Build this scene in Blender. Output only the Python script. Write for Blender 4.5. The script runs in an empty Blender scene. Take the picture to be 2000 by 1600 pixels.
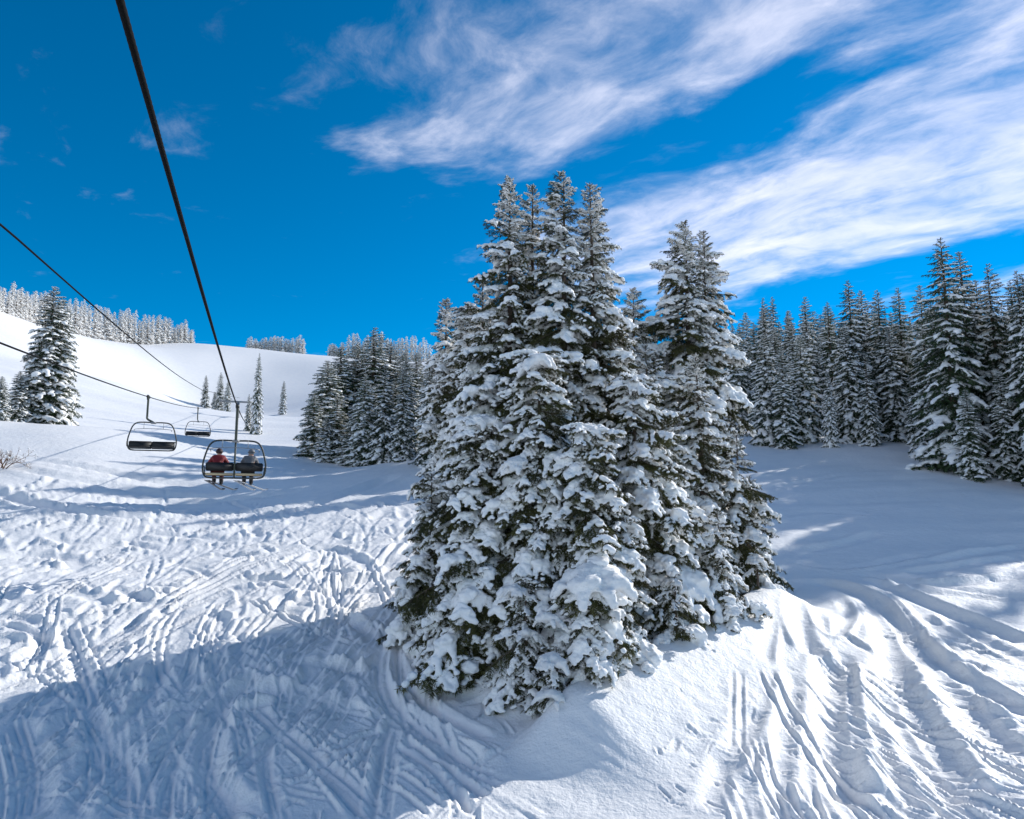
import bpy, bmesh, math, random
import numpy as np
from mathutils import Vector, Matrix, noise as mnoise

scene = bpy.context.scene
COL = scene.collection
R = math.radians
random.seed(7)

# ------------------------------------------------------------------ camera
F = 1450.0                      # focal length in photo pixels (2000 x 1600)
EYE = 7.5                       # eye height over the snow under the chair
PITCH = math.atan(200.0 / F)
cam_data = bpy.data.cameras.new("camera")
cam_data.sensor_width = 36.0
cam_data.lens = 36.0 * F / 2000.0
cam_data.clip_start = 0.1
cam_data.clip_end = 6000.0
cam = bpy.data.objects.new("camera", cam_data)
COL.objects.link(cam)
cam.location = (0, 0, EYE)
cam.rotation_euler = (math.pi / 2 + PITCH, 0, 0)
scene.camera = cam

# ------------------------------------------------------------------ light
SUN_AZ, SUN_EL = 52.0, 27.5
SUN_STRENGTH, SKY_STRENGTH, EXPOSURE = 3.55, 0.15, 0.60
scene.view_settings.view_transform = 'Standard'
scene.view_settings.look = 'None'
scene.view_settings.exposure = EXPOSURE
scene.view_settings.gamma = 1.0
scene.view_settings.use_curve_mapping = False
scene.cycles.max_bounces = 8
scene.cycles.diffuse_bounces = 5

SUN_DIR = Vector((math.sin(R(SUN_AZ)) * math.cos(R(SUN_EL)),
                  math.cos(R(SUN_AZ)) * math.cos(R(SUN_EL)), math.sin(R(SUN_EL))))
sun_data = bpy.data.lights.new("sun", 'SUN')
sun_data.energy = SUN_STRENGTH
sun_data.angle = R(0.53)
sun_data.color = (1.0, 0.965, 0.91)
sun = bpy.data.objects.new("sun", sun_data)
COL.objects.link(sun)
sun.location = (40, 40, 60)
sun.rotation_euler = (-SUN_DIR).to_track_quat('-Z', 'Y').to_euler()


def build_world():
    w = bpy.data.worlds.new("World")
    scene.world = w
    w.use_nodes = True
    nt = w.node_tree
    N, L = nt.nodes, nt.links
    N.clear()

    def nd(t, **kw):
        n = N.new(t)
        for k, v in kw.items():
            setattr(n, k, v)
        return n

    def val(sock, v):
        if isinstance(v, bpy.types.NodeSocket):
            L.new(v, sock)
        else:
            sock.default_value = v

    def m(op, a, b=0.0, c=None):
        n = nd('ShaderNodeMath', operation=op)
        val(n.inputs[0], a)
        val(n.inputs[1], b)
        if c is not None:
            val(n.inputs[2], c)
        return n.outputs[0]

    def ramp(x, a, b):                       # smooth step a -> b
        n = nd('ShaderNodeMapRange', interpolation_type='SMOOTHSTEP')
        val(n.inputs[0], x)
        n.inputs[1].default_value, n.inputs[2].default_value = a, b
        n.inputs[3].default_value, n.inputs[4].default_value = 0.0, 1.0
        return n.outputs[0]

    sky = nd('ShaderNodeTexSky', sky_type='NISHITA')
    sky.sun_disc = False
    sky.sun_elevation = R(SUN_EL)
    sky.sun_rotation = R(SUN_AZ)
    sky.altitude = 3000.0
    sky.air_density = 1.0
    sky.dust_density = 0.15
    sky.ozone_density = 3.0
    hsv = nd('ShaderNodeHueSaturation')
    hsv.inputs['Hue'].default_value = 0.492
    hsv.inputs['Saturation'].default_value = 1.45
    hsv.inputs['Value'].default_value = 0.66
    L.new(sky.outputs[0], hsv.inputs['Color'])

    tc = nd('ShaderNodeTexCoord')
    sep = nd('ShaderNodeSeparateXYZ')
    L.new(tc.outputs['Generated'], sep.inputs[0])
    z = m('MAXIMUM', sep.outputs[2], 0.03)
    u0 = m('DIVIDE', sep.outputs[0], z)      # the high cloud sheet, seen from below
    v0 = m('DIVIDE', sep.outputs[1], z)
    comb = nd('ShaderNodeCombineXYZ')
    L.new(u0, comb.inputs[0]); L.new(v0, comb.inputs[1])
    warp = nd('ShaderNodeTexNoise')
    warp.inputs['Scale'].default_value = 1.3
    warp.inputs['Detail'].default_value = 3.0
    L.new(comb.outputs[0], warp.inputs['Vector'])
    ws = nd('ShaderNodeSeparateXYZ')
    L.new(warp.outputs['Color'], ws.inputs[0])
    u = m('ADD', u0, m('MULTIPLY', m('SUBTRACT', ws.outputs[0], 0.5), 0.45))
    v = m('ADD', v0, m('MULTIPLY', m('SUBTRACT', ws.outputs[1], 0.5), 0.45))
    s = m('SUBTRACT', m('MULTIPLY', u, 0.63), m('MULTIPLY', v, 0.777))   # along the wind
    t = m('ADD', m('MULTIPLY', u, 0.777), m('MULTIPLY', v, 0.63))        # across it
    # coverage: one loose band, a gap, then a broad veil
    b1 = m('MULTIPLY', m('MULTIPLY', ramp(t, 0.30, 1.30), m('SUBTRACT', 1.0, ramp(t, 1.30, 1.55))),
           ramp(s, -2.15, -1.25))
    b2 = m('MULTIPLY', m('MULTIPLY', ramp(t, 1.40, 2.15), m('SUBTRACT', 1.0, ramp(t, 2.75, 3.15))),
           ramp(s, -3.1, -1.7))
    veil = ramp(t, -0.35, -1.4)               # unseen cloud band added overhead and behind, as white fill for shaded snow
    b3 = m('MULTIPLY', m('MULTIPLY', ramp(t, 3.25, 4.2), m('SUBTRACT', 1.0, ramp(t, 9.0, 14.0))),
           ramp(s, -2.2, -0.9))  # mostly unseen cloud out to the right, added for more white fill light
    b4 = m('MULTIPLY', m('MULTIPLY', ramp(s, -1.05, -0.35), 1.0), m('MULTIPLY', ramp(t, 0.7, 1.2), m('SUBTRACT', 1.0, ramp(t, 2.2, 2.9))))
    cover = m('MAXIMUM', m('MAXIMUM', m('MAXIMUM', b1, b4), m('MULTIPLY', b2, 1.14)), m('MAXIMUM', m('MULTIPLY', b3, 0.9), m('MULTIPLY', veil, 1.35)))

    def fbm(ks, kt, scale, detail, rough, zoff):
        c = nd('ShaderNodeCombineXYZ')
        L.new(m('MULTIPLY', s, ks), c.inputs[0])
        L.new(m('MULTIPLY', t, kt), c.inputs[1])
        c.inputs[2].default_value = zoff
        n = nd('ShaderNodeTexNoise')
        n.inputs['Scale'].default_value = scale
        n.inputs['Detail'].default_value = detail
        n.inputs['Roughness'].default_value = rough
        L.new(c.outputs[0], n.inputs['Vector'])
        return n.outputs[0]

    streak = fbm(0.5, 2.0, 2.0, 7.0, 0.54, 0.0)
    puff = fbm(1.0, 1.45, 3.2, 9.0, 0.62, 3.7)
    broad = fbm(0.8, 1.0, 1.3, 4.0, 0.55, 8.1)
    edge = m('ADD', m('ADD', cover, m('MULTIPLY', m('SUBTRACT', broad, 0.5), 1.5)), m('MULTIPLY', m('SUBTRACT', puff, 0.5), 1.9))
    shape = ramp(edge, 0.22, 1.30)
    texd = ramp(m('ADD', m('MULTIPLY', streak, 0.5), m('MULTIPLY', puff, 0.5)), 0.26, 0.78)
    dens = m('MULTIPLY', shape, m('ADD', m('ADD', 0.08, m('MULTIPLY', m('MAXIMUM', m('MAXIMUM', b2, b3), veil), 0.12)), m('MULTIPLY', texd, 0.66)))
    dens = m('MINIMUM', dens, 0.9)
    dens = m('MULTIPLY', dens, ramp(sep.outputs[2], 0.02, 0.16))
    mix = nd('ShaderNodeMix', data_type='RGBA')
    L.new(dens, mix.inputs['Factor'])
    L.new(hsv.outputs[0], mix.inputs['A'])
    mix.inputs['B'].default_value = (5.6, 5.5, 6.1, 1)
    bg = nd('ShaderNodeBackground')
    bg.inputs['Strength'].default_value = SKY_STRENGTH
    L.new(mix.outputs['Result'], bg.inputs['Color'])
    out = nd('ShaderNodeOutputWorld')
    L.new(bg.outputs[0], out.inputs['Surface'])


build_world()

# ------------------------------------------------------------------ pixel helpers
CP, SP = math.cos(PITCH), math.sin(PITCH)


def ray(px, py):
    uu, vv = (px - 1000.0) / F, (800.0 - py) / F
    return Vector((uu, CP - vv * SP, SP + vv * CP))


def at(px, py, depth):
    """point seen at a pixel, at a given distance ahead (world y)"""
    r = ray(px, py)
    k = depth / r.y
    return Vector((r.x * k, depth, EYE + r.z * k))


# ------------------------------------------------------------------ terrain height
ctrl = []
for px, py, d in [
        # right hand flat below the forest
        (2000, 925, 50), (1880, 922, 50), (1700, 867, 62), (1550, 872, 62), (1450, 884, 60),
        # crest of the tracked-out pitch on the left, trough and far bank behind it
        (0, 985, 37), (150, 996, 36), (300, 1004, 36.5), (600, 984, 40), (790, 912, 54),
        (450, 989, 41.5), (250, 988, 40.5), (450, 952, 46.5), (560, 926, 53.5), (450, 916, 53), (300, 946, 45.5),
        (300, 906, 50), (100, 926, 43), (100, 896, 46.5), (40, 866, 50), (150, 852, 54), (75, 826, 64), (300, 868, 57), (0, 820, 60),
        (350, 850, 70), (450, 882, 63), (450, 862, 76), (600, 895, 66), (700, 912, 63), (800, 893, 62),
        # the far slope
        (430, 822, 150), (405, 797, 210), (552, 808, 172), (500, 852, 106), (250, 762, 140),
        (130, 705, 170), (300, 690, 240), (620, 780, 200), (750, 790, 170),
        (0, 612, 190), (130, 652, 230), (260, 667, 280), (380, 668, 300), (480, 692, 330),
        (620, 706, 350), (730, 720, 360), (840, 735, 370)]:
    p = at(px, py, d)
    ctrl.append((p.x, p.y, p.z))
for x in (-16, -8, 0, 8, 16):
    for y in (-10, 6, 14, 22, 30):
        ctrl.append((x, y, 0.2 * y))
for x in (26, 45):
    for y in (10, 25):
        ctrl.append((x, y, 0.2 * y))
for x in (-40, -28):
    for y in (5, 20):
        ctrl.append((x, y, 0.2 * y + 0.5))
ctrl += [(0, 40, 8.0), (12, 42, 8.4), (0, 60, 12.2), (20, 80, 16.5), (60, 80, 16.5), (60, 50, 10.5),
         (40, 120, 25), (120, 120, 25), (0, 120, 24), (0, 220, 50), (120, 220, 48), (300, 200, 45),
         (120, 380, 70), (0, 380, 78), (300, 400, 70), (-60, 480, 66), (-250, 480, 60), (200, 600, 60),
         (-300, 250, 55), (-200, 120, 45), (-110, 60, 22), (-100, 0, 4), (100, 0, 0), (250, 50, 8),
         (-250, 20, 20), (0, -80, -14), (-120, -90, -12), (120, -90, -16), (-400, 600, 50), (500, 500, 60),
         (600, -100, 0), (-600, -100, 10), (-600, 350, 50), (0, -600, -60), (0, 900, 50),
         (-500, -600, -50), (500, -600, -60), (-700, 900, 40), (700, 900, 50)]
ctrl = np.array(ctrl, float)


def tps_basis(d2):
    return 0.5 * d2 * np.log(d2 + 1e-9)


_n = len(ctrl)
_S = 100.0
_c = ctrl[:, :2] / _S
_K = tps_basis(((_c[:, None] - _c[None]) ** 2).sum(-1)) + 2e-5 * np.eye(_n)
_P = np.hstack([np.ones((_n, 1)), _c])
_A = np.zeros((_n + 3, _n + 3))
_A[:_n, :_n] = _K
_A[:_n, _n:] = _P
_A[_n:, :_n] = _P.T
_w = np.linalg.solve(_A, np.concatenate([ctrl[:, 2], np.zeros(3)]))


def base_h(x, y):
    x = np.asarray(x, float); y = np.asarray(y, float)
    xs, ys = x / _S, y / _S
    z = _w[_n] + _w[_n + 1] * xs + _w[_n + 2] * ys
    for i in range(_n):
        z = z + _w[i] * tps_basis((xs - _c[i, 0]) ** 2 + (ys - _c[i, 1]) ** 2)
    return z


def on_ground(px, py, dmax=120.0):
    """where a pixel's ray meets the smooth terrain"""
    r = ray(px, py)
    ds = np.linspace(4, dmax, 1200)
    k = ds / r.y
    g = base_h(r.x * k, ds)
    below = np.nonzero(EYE + r.z * k < g)[0]
    d = ds[below[0]] if len(below) else dmax
    return (r.x * d / r.y, d)


# detail relief: ruts, ridges, chopped snow on a 5 cm grid, fine ski cuts near by on a 2.5 cm grid


class Grid:
    def __init__(self, x0, x1, y0, y1, s):
        self.x0, self.x1, self.y0, self.y1, self.s = x0, x1, y0, y1, s
        self.xs = np.arange(x0, x1, s); self.ys = np.arange(y0, y1, s)
        self.nx, self.ny = len(self.xs), len(self.ys)
        X, Y = np.meshgrid(self.xs, self.ys)
        self.X, self.Y = X.astype(np.float32), Y.astype(np.float32)
        self.H = np.zeros_like(self.X); self.HN = np.zeros_like(self.X); self.HP = np.zeros_like(self.X)

    def sample(self, x, y, edge):
        fx = (x - self.x0) / self.s; fy = (y - self.y0) / self.s
        ins = (fx > 0) & (fx < self.nx - 2) & (fy > 0) & (fy < self.ny - 2)
        ix = np.clip(np.floor(fx).astype(int), 0, self.nx - 2); iy = np.clip(np.floor(fy).astype(int), 0, self.ny - 2)
        ax = np.clip(fx - ix, 0, 1); ay = np.clip(fy - iy, 0, 1)
        H = self.H
        v = (H[iy, ix] * (1 - ax) * (1 - ay) + H[iy, ix + 1] * ax * (1 - ay)
             + H[iy + 1, ix] * (1 - ax) * ay + H[iy + 1, ix + 1] * ax * ay)
        e = np.minimum(np.minimum(x - self.x0, self.x1 - x), np.minimum(y - self.y0, self.y1 - y))
        return np.where(ins, v * smooth01(e / edge), 0.0)


def smooth01(x):
    x = np.clip(x, 0, 1)
    return x * x * (3 - 2 * x)


GA = Grid(-44.0, 46.0, 6.0, 74.0, 0.05)
GB = Grid(-22.0, 24.0, 8.0, 31.0, 0.025)
HD, GXX, GYY = GA.H, GA.X, GA.Y


def vnoise(fx, fy, ang, seed, X=None, Y=None):
    X = GXX if X is None else X
    Y = GYY if Y is None else Y
    ca, sa = math.cos(ang), math.sin(ang)
    a = (X * ca + Y * sa) * fx + 531.3
    b = (-X * sa + Y * ca) * fy + 717.7
    ia = np.floor(a).astype(np.int64); ib = np.floor(b).astype(np.int64)
    fa = a - ia; fb = b - ib
    fa = fa * fa * (3 - 2 * fa); fb = fb * fb * (3 - 2 * fb)
    tab = np.random.RandomState(seed).rand(256, 256).astype(np.float32)
    ia0, ia1, ib0, ib1 = ia & 255, (ia + 1) & 255, ib & 255, (ib + 1) & 255
    return (tab[ia0, ib0] * (1 - fa) * (1 - fb) + tab[ia1, ib0] * fa * (1 - fb)
            + tab[ia0, ib1] * (1 - fa) * fb + tab[ia1, ib1] * fa * fb) - 0.5


def spline(pts, step=0.25):
    p = np.array(pts, float)
    if len(p) == 2:
        n = max(2, int(np.linalg.norm(p[1] - p[0]) / step))
        return p[0] + (p[1] - p[0]) * np.linspace(0, 1, n)[:, None]
    q = np.vstack([2 * p[0] - p[1], p, 2 * p[-1] - p[-2]])
    out = []
    for i in range(1, len(q) - 2):
        n = max(2, int(np.linalg.norm(q[i + 1] - q[i]) / step))
        t = np.linspace(0, 1, n, endpoint=False)[:, None]
        out.append(0.5 * (2 * q[i] + (q[i + 1] - q[i - 1]) * t
                          + (2 * q[i - 1] - 5 * q[i] + 4 * q[i + 1] - q[i + 2]) * t ** 2
                          + (3 * q[i] - q[i - 1] - 3 * q[i + 1] + q[i + 2]) * t ** 3))
    return np.vstack(out + [p[-1:]])


def signed_field(g, pts, margin):
    """signed distance to a polyline and place along it, on the part of a grid around it"""
    p = np.asarray(pts)
    S = g.s
    i0 = max(0, int((p[:, 0].min() - margin - g.x0) / S)); i1 = min(g.nx, int((p[:, 0].max() + margin - g.x0) / S) + 1)
    j0 = max(0, int((p[:, 1].min() - margin - g.y0) / S)); j1 = min(g.ny, int((p[:, 1].max() + margin - g.y0) / S) + 1)
    if i1 - i0 < 2 or j1 - j0 < 2:
        return None
    D = np.full((j1 - j0, i1 - i0), 1e9, np.float32)
    Sg = np.zeros_like(D); T = np.zeros_like(D)
    nseg = len(p) - 1
    for k in range(nseg):
        a, b = p[k], p[k + 1]
        ab = b - a
        l2 = ab @ ab
        if l2 < 1e-8:
            continue
        a0 = max(i0, int((min(a[0], b[0]) - margin - g.x0) / S)); a1 = min(i1, int((max(a[0], b[0]) + margin - g.x0) / S) + 1)
        c0 = max(j0, int((min(a[1], b[1]) - margin - g.y0) / S)); c1 = min(j1, int((max(a[1], b[1]) + margin - g.y0) / S) + 1)
        if a1 <= a0 or c1 <= c0:
            continue
        X = g.xs[a0:a1][None, :] - a[0]; Y = g.ys[c0:c1][:, None] - a[1]
        t = np.clip((X * ab[0] + Y * ab[1]) / l2, 0, 1)
        d2 = (X - t * ab[0]) ** 2 + (Y - t * ab[1]) ** 2
        sl = (slice(c0 - j0, c1 - j0), slice(a0 - i0, a1 - i0))
        up = d2 < D[sl]
        D[sl] = np.where(up, d2, D[sl])
        Sg[sl] = np.where(up, np.sign(ab[0] * Y - ab[1] * X), Sg[sl])
        T[sl] = np.where(up, (k + t) / nseg, T[sl])
    return (slice(j0, j1), slice(i0, i1)), np.sqrt(D), Sg, T


for g_ in (GA, GB):
    g_.N = vnoise(0.9, 0.9, 0.3, 11, g_.X, g_.Y) * 0.6 + vnoise(2.3, 2.3, 1.1, 12, g_.X, g_.Y) * 0.4


def rut(pts, width, depth, berm=0.5, side=0, fade=0.12, rough=0.8, fine=False):
    """a ski rut: a groove with thrown-up snow beside it"""
    pts = np.asarray(pts, float)
    g = GB if fine else GA
    f = signed_field(g, pts, width * 3.2)
    if f is None:
        return
    sl, D, Sg, T = f
    tt = D / width
    prof = -np.exp(-(tt * 1.15) ** (4 if fine else 2.4))
    b = np.exp(-((tt - 1.45) / 0.42) ** 2) * berm
    if side:
        b = b * np.where(Sg * side > 0, 1.5, 0.25)
    k = smooth01(np.minimum(T, 1 - T) / max(fade, 1e-3))
    amp = depth * k * (1 + rough * 1.6 * g.N[sl])
    h = np.where(D < width * 3.2, (prof + b) * amp, 0).astype(np.float32)
    g.HN[sl] = np.minimum(g.HN[sl], h)
    g.HP[sl] = np.maximum(g.HP[sl], h)


def ski_pair(pts, gap=0.22, width=0.055, depth=0.04):
    """the two parallel cuts of one skier"""
    p = np.asarray(pts, float)
    t = np.gradient(p, axis=0)
    t /= np.linalg.norm(t, axis=1)[:, None] + 1e-9
    n = np.stack([-t[:, 1], t[:, 0]], 1)
    sd = rs.choice([-1, 1])
    for k in (-0.5, 0.5):
        rut(p + n * gap * k, width, depth * rs.uniform(0.7, 1.2), 0.7, sd, 0.1, 0.5, True)


def wander(c, a, ln, cv, n=10):
    pts = [tuple(c)]
    for _k in range(n):
        a += cv * ln / n
        pts.append((pts[-1][0] + math.cos(a) * ln / n, pts[-1][1] + math.sin(a) * ln / n))
    return spline(pts, 0.2)


def ridge(pts, wl, wr, h, fade=0.15):
    """a bank of snow with a narrow side and a wide one"""
    f = signed_field(GA, pts, 3.0 * max(wl, wr))
    sl, D, Sg, T = f
    w = np.where(Sg > 0, wl, wr)
    k = smooth01(np.minimum(T, 1 - T) / fade)
    g = np.exp(-(D / w) ** 2) * h * k
    HD[sl] += np.where(D < 3.0 * max(wl, wr), g, 0).astype(np.float32)


def G(*pix):
    return [on_ground(a, b) for a, b in pix]


rs = np.random.RandomState(5)
# soft swells everywhere, chopped snow on the left pitch, scuffed snow on the lower right
swell = vnoise(0.16, 0.16, 0.2, 21) * 0.30 + vnoise(0.42, 0.42, 0.9, 22) * 0.12
HD += swell * smooth01((GYY - 8) / 6)
left_pitch = smooth01((-2.0 - GXX) / 4.0) * smooth01((GYY - 16.5) / 6.0) * smooth01((40.5 - GYY) / 3.0)
right_low = smooth01((GXX - 2.2) / 1.5) * smooth01((19.5 - GYY) / 3.0)
ch = (vnoise(1.7, 0.9, 0.15, 31) * 0.30 + np.abs(vnoise(2.6, 1.6, -0.3, 32)) * 0.26
      + vnoise(4.5, 3.2, 0.4, 33) * 0.10 + vnoise(9, 8, 0.4, 34) * 0.035)
HD += ch * (left_pitch * 0.24 + right_low * 0.20)
tx = vnoise(6.0, 5.0, 0.2, 35) * 0.03 + vnoise(3.0, 2.4, 0.7, 36) * 0.05
patch = smooth01((vnoise(0.35, 0.35, 0.0, 37) + 0.12) * 4)
HD += tx * patch * smooth01((24 - GYY) / 6) * smooth01((3.0 - GXX) / 2.0) * 0.9
HD += (vnoise(0.22, 1.1, 0.12, 38) * 0.10) * smooth01((GXX - 9) / 4) * smooth01((GYY - 24) / 6) * smooth01((60 - GYY) / 10)

# long runs, short cuts and turn marks over the left pitch
for _ in range(170):
    y = rs.uniform(15.5, 36)
    x = rs.uniform(-0.74 * y - 1.0, -2.6)
    p = wander((x, y), math.pi / 2 + rs.normal(-0.02, 0.16), rs.uniform(4, 13), rs.normal(0, 0.05), 14)
    if y < 24 and rs.rand() < 0.6:
        ski_pair(p, rs.uniform(0.2, 0.4), rs.uniform(0.05, 0.08), rs.uniform(0.03, 0.06))
    else:
        rut(p, rs.uniform(0.06, 0.15), rs.uniform(0.02, 0.06), 0.7, rs.choice([-1, 1]), 0.1)
for _ in range(900):
    y = rs.uniform(15.5, 39.5)
    x = rs.uniform(-0.74 * y - 1.0, -2.2)
    a = math.pi / 2 + rs.normal(-0.05, 0.33)
    if rs.rand() < 0.3:
        a += rs.uniform(-1.3, 1.3)
    w = min(0.42, 0.07 * math.exp(rs.normal(0.2, 0.6)))
    p = wander((x, y), a, w * rs.uniform(6, 22), rs.normal(0, 0.4), 6)
    rut(p, w, min(0.13, w * rs.uniform(0.25, 0.6)), 0.75, rs.choice([-1, 1]), 0.3)

# crest edge with its lip, and grooves standing in for tree-shadow streaks on the bank behind
rut(spline(G((-60, 940), (0, 962), (60, 985), (150, 1000), (300, 1008), (450, 1000), (620, 978), (780, 925))), 0.55, 0.28, 0.5, 0, 0.1, 0.08)
for q in ([(0, 905), (90, 925), (200, 950), (330, 968), (480, 970)],
          [(20, 890), (120, 905), (260, 935), (420, 950)],
          [(120, 985), (260, 985), (420, 978), (600, 955)]):
    rut(spline(G(*q)), 0.5, 0.16, 0.8, 0, 0.2, 0.4)

# tracks in the clump's shade, lower left
shade_tracks = [
    ([(758, 1225), (737, 1299), (768, 1373), (848, 1437), (927, 1490), (1054, 1543)], 0.30, 0.13),
    ([(800, 1190), (775, 1260), (790, 1330), (870, 1400), (980, 1460)], 0.18, 0.09),
    ([(520, 1310), (450, 1352), (413, 1410), (403, 1474), (424, 1543), (477, 1600)], 0.33, 0.15),
    ([(371, 1410), (339, 1490), (328, 1600)], 0.26, 0.11),
    ([(395, 1420), (372, 1500), (365, 1600)], 0.14, 0.07),
    ([(485, 1380), (580, 1460), (660, 1530), (715, 1600)], 0.16, 0.08),
    ([(500, 1372), (600, 1450), (690, 1525), (760, 1600)], 0.12, 0.06),
    ([(770, 1385), (748, 1460), (726, 1600)], 0.14, 0.09),
    ([(785, 1380), (768, 1460), (752, 1600)], 0.10, 0.06),
    ([(690, 1325), (655, 1405), (600, 1465)], 0.14, 0.08),
    ([(640, 1330), (560, 1380), (520, 1470), (540, 1600)], 0.14, 0.07),
    ([(186, 1415), (240, 1490), (250, 1600)], 0.34, 0.12),
    ([(120, 1215), (155, 1300), (186, 1415), (180, 1520)], 0.24, 0.11),
    ([(0, 1480), (80, 1440), (160, 1380), (230, 1300)], 0.26, 0.10),
    ([(10, 1560), (120, 1480), (230, 1420), (330, 1320)], 0.18, 0.08),
    ([(768, 1450), (848, 1510), (932, 1600)], 0.12, 0.08),
    ([(790, 1440), (890, 1510), (1010, 1600)], 0.13, 0.08),
    ([(820, 1440), (930, 1505), (1090, 1590)], 0.16, 0.09),
    ([(640, 1470), (740, 1425), (690, 1500)], 0.10, 0.05),
    ([(560, 1510), (640, 1480), (760, 1440)], 0.13, 0.07),
    ([(840, 1530), (910, 1500), (980, 1470)], 0.10, 0.06),
    ([(830, 1180), (812, 1240), (822, 1300), (880, 1345)], 0.22, 0.10),
    ([(470, 1500), (540, 1440), (620, 1360), (720, 1270)], 0.16, 0.07),
    ([(60, 1600), (70, 1500), (40, 1400)], 0.30, 0.10),
    ([(280, 1600), (300, 1500), (370, 1390), (480, 1290)], 0.22, 0.09),
    ([(130, 1600), (170, 1540), (260, 1440), (420, 1330)], 0.15, 0.07),
]
for q, w, dp in shade_tracks:
    rut(spline(G(*q)), w * 0.9, dp * 1.15, 0.32, rs.choice([-1, 1]), 0.1, 0.3)
for _ in range(60):
    c = on_ground(rs.uniform(-40, 1000), rs.uniform(1260, 1640))
    a = rs.choice([math.pi / 2 + 0.9, math.pi / 2 - 0.25, math.pi / 2 + 0.25, math.pi / 2 + 0.5]) + rs.normal(0, 0.2)
    ski_pair(wander(c, a, rs.uniform(2.5, 9.0), rs.normal(0, 0.10)), rs.uniform(0.15, 0.35), rs.uniform(0.035, 0.065), rs.uniform(0.03, 0.06))
for q, w, dp in shade_tracks:
    p = spline(G(*q))
    for _k in range(2):
        o = rs.normal(0, w * 1.3, 2)
        ski_pair(p + o, rs.uniform(0.15, 0.3), rs.uniform(0.04, 0.06), rs.uniform(0.035, 0.06))
for _ in range(150):
    c = on_ground(rs.uniform(-20, 1000), rs.uniform(1250, 1640))
    rut(wander(c, rs.uniform(0, 3.14), rs.uniform(0.2, 1.2), rs.normal(0, 0.8), 4), rs.uniform(0.03, 0.08), rs.uniform(0.015, 0.045), 0.9, rs.choice([-1, 1]), 0.3, 0.8, True)

# snow bank running along the right foot of the clump, smooth on its open side
CREST = spline(G((1010, 1505), (1090, 1448), (1200, 1388), (1350, 1302), (1450, 1236), (1535, 1172)))
ridge(spline(G((800, 1330), (890, 1345), (985, 1372), (1015, 1410))), 0.22, 0.22, 0.22)

# the fan of ruts on the right
fan = [
    ([(1530, 1165), (1552, 1220), (1568, 1265), (1595, 1300)], 0.26, 0.26),
    ([(1628, 1290), (1622, 1400), (1630, 1490), (1665, 1600)], 0.34, 0.34),
    ([(1648, 1280), (1668, 1400), (1690, 1490)], 0.20, 0.14),
    ([(1530, 1175), (1510, 1240), (1490, 1330)], 0.16, 0.12),
    ([(1545, 1140), (1625, 1140), (1700, 1175), (1735, 1240), (1742, 1310), (1785, 1400), (1850, 1510), (1895, 1600)], 0.34, 0.24),
    ([(1700, 1160), (1742, 1210), (1785, 1265), (1850, 1335), (1930, 1430), (2030, 1510)], 0.36, 0.26),
    ([(1730, 1345), (1750, 1410), (1800, 1485), (1880, 1590)], 0.28, 0.24),
    ([(1770, 1230), (1820, 1285), (1900, 1340), (2030, 1410)], 0.30, 0.24),
    ([(1700, 1130), (1800, 1175), (1900, 1215), (2020, 1265)], 0.30, 0.20),
    ([(1675, 1118), (1800, 1140), (1920, 1158), (2020, 1175)], 0.28, 0.17),
    ([(1580, 1185), (1620, 1250), (1655, 1210), (1640, 1165)], 0.18, 0.10),
    ([(1840, 1310), (1900, 1390), (1990, 1480)], 0.24, 0.18),
    ([(1840, 1200), (1920, 1250), (2020, 1300)], 0.26, 0.18),
    ([(1700, 1400), (1740, 1500), (1790, 1600)], 0.16, 0.10),
    ([(1560, 1330), (1540, 1430), (1520, 1600)], 0.22, 0.10),
    ([(1480, 1400), (1420, 1490), (1380, 1600)], 0.22, 0.12),
    ([(1590, 1400), (1580, 1500), (1600, 1600)], 0.18, 0.09),
    ([(1540, 1090), (1620, 1105), (1700, 1100), (1800, 1085)], 0.26, 0.16),
    ([(1560, 1070), (1640, 1062), (1720, 1040)], 0.30, 0.12),
    ([(1760, 1120), (1860, 1110), (2000, 1090)], 0.26, 0.15),
    ([(1730, 1140), (1860, 1140), (2010, 1128)], 0.24, 0.15),
    ([(1820, 1100), (1920, 1080), (2010, 1060)], 0.26, 0.14),
    ([(1520, 955), (1580, 940), (1660, 925)], 0.30, 0.12),
    ([(1530, 1010), (1600, 1000), (1700, 1005)], 0.35, 0.10),
]
for q, w, dp in fan:
    rut(spline(G(*q)), w * 1.1, dp * 0.72, 0.55, rs.choice([-1, 1]), 0.12, 0.4)
for _ in range(95):
    px, py = rs.uniform(1400, 2080), rs.uniform(1090, 1600)
    if (px - 1050) / 450 + (py - 1600) / 300 < 0:
        continue
    c = on_ground(px, py)
    k = (px - 1560) / 440
    a = math.atan2(-1.0, 0.15 + 1.5 * max(k, -0.2)) + rs.normal(0, 0.14)
    if py < 1200:
        a = rs.normal(-0.25, 0.25)
    p = wander(c, a, rs.uniform(2.0, 8.0), rs.normal(0, 0.05))
    if rs.rand() < 0.65:
        ski_pair(p, rs.uniform(0.18, 0.4), rs.uniform(0.04, 0.075), rs.uniform(0.025, 0.06))
    else:
        rut(p, rs.uniform(0.07, 0.2), rs.uniform(0.02, 0.07), 0.7, rs.choice([-1, 1]), 0.25, 0.7)
# ski-edge chatter and thrown crumbs on the lower right
for _ in range(420):
    px, py = rs.uniform(1280, 2000), rs.uniform(1200, 1620)
    if (px - 1050) / 450 + (py - 1600) / 300 < 0.12:
        continue
    c = on_ground(px, py)
    rut(wander(c, rs.normal(-0.4, 0.7), rs.uniform(0.12, 0.6), rs.normal(0, .8), 4), rs.uniform(0.02, 0.06), rs.uniform(0.01, 0.035), 0.9, 0, 0.3, 0.8, True)

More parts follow.
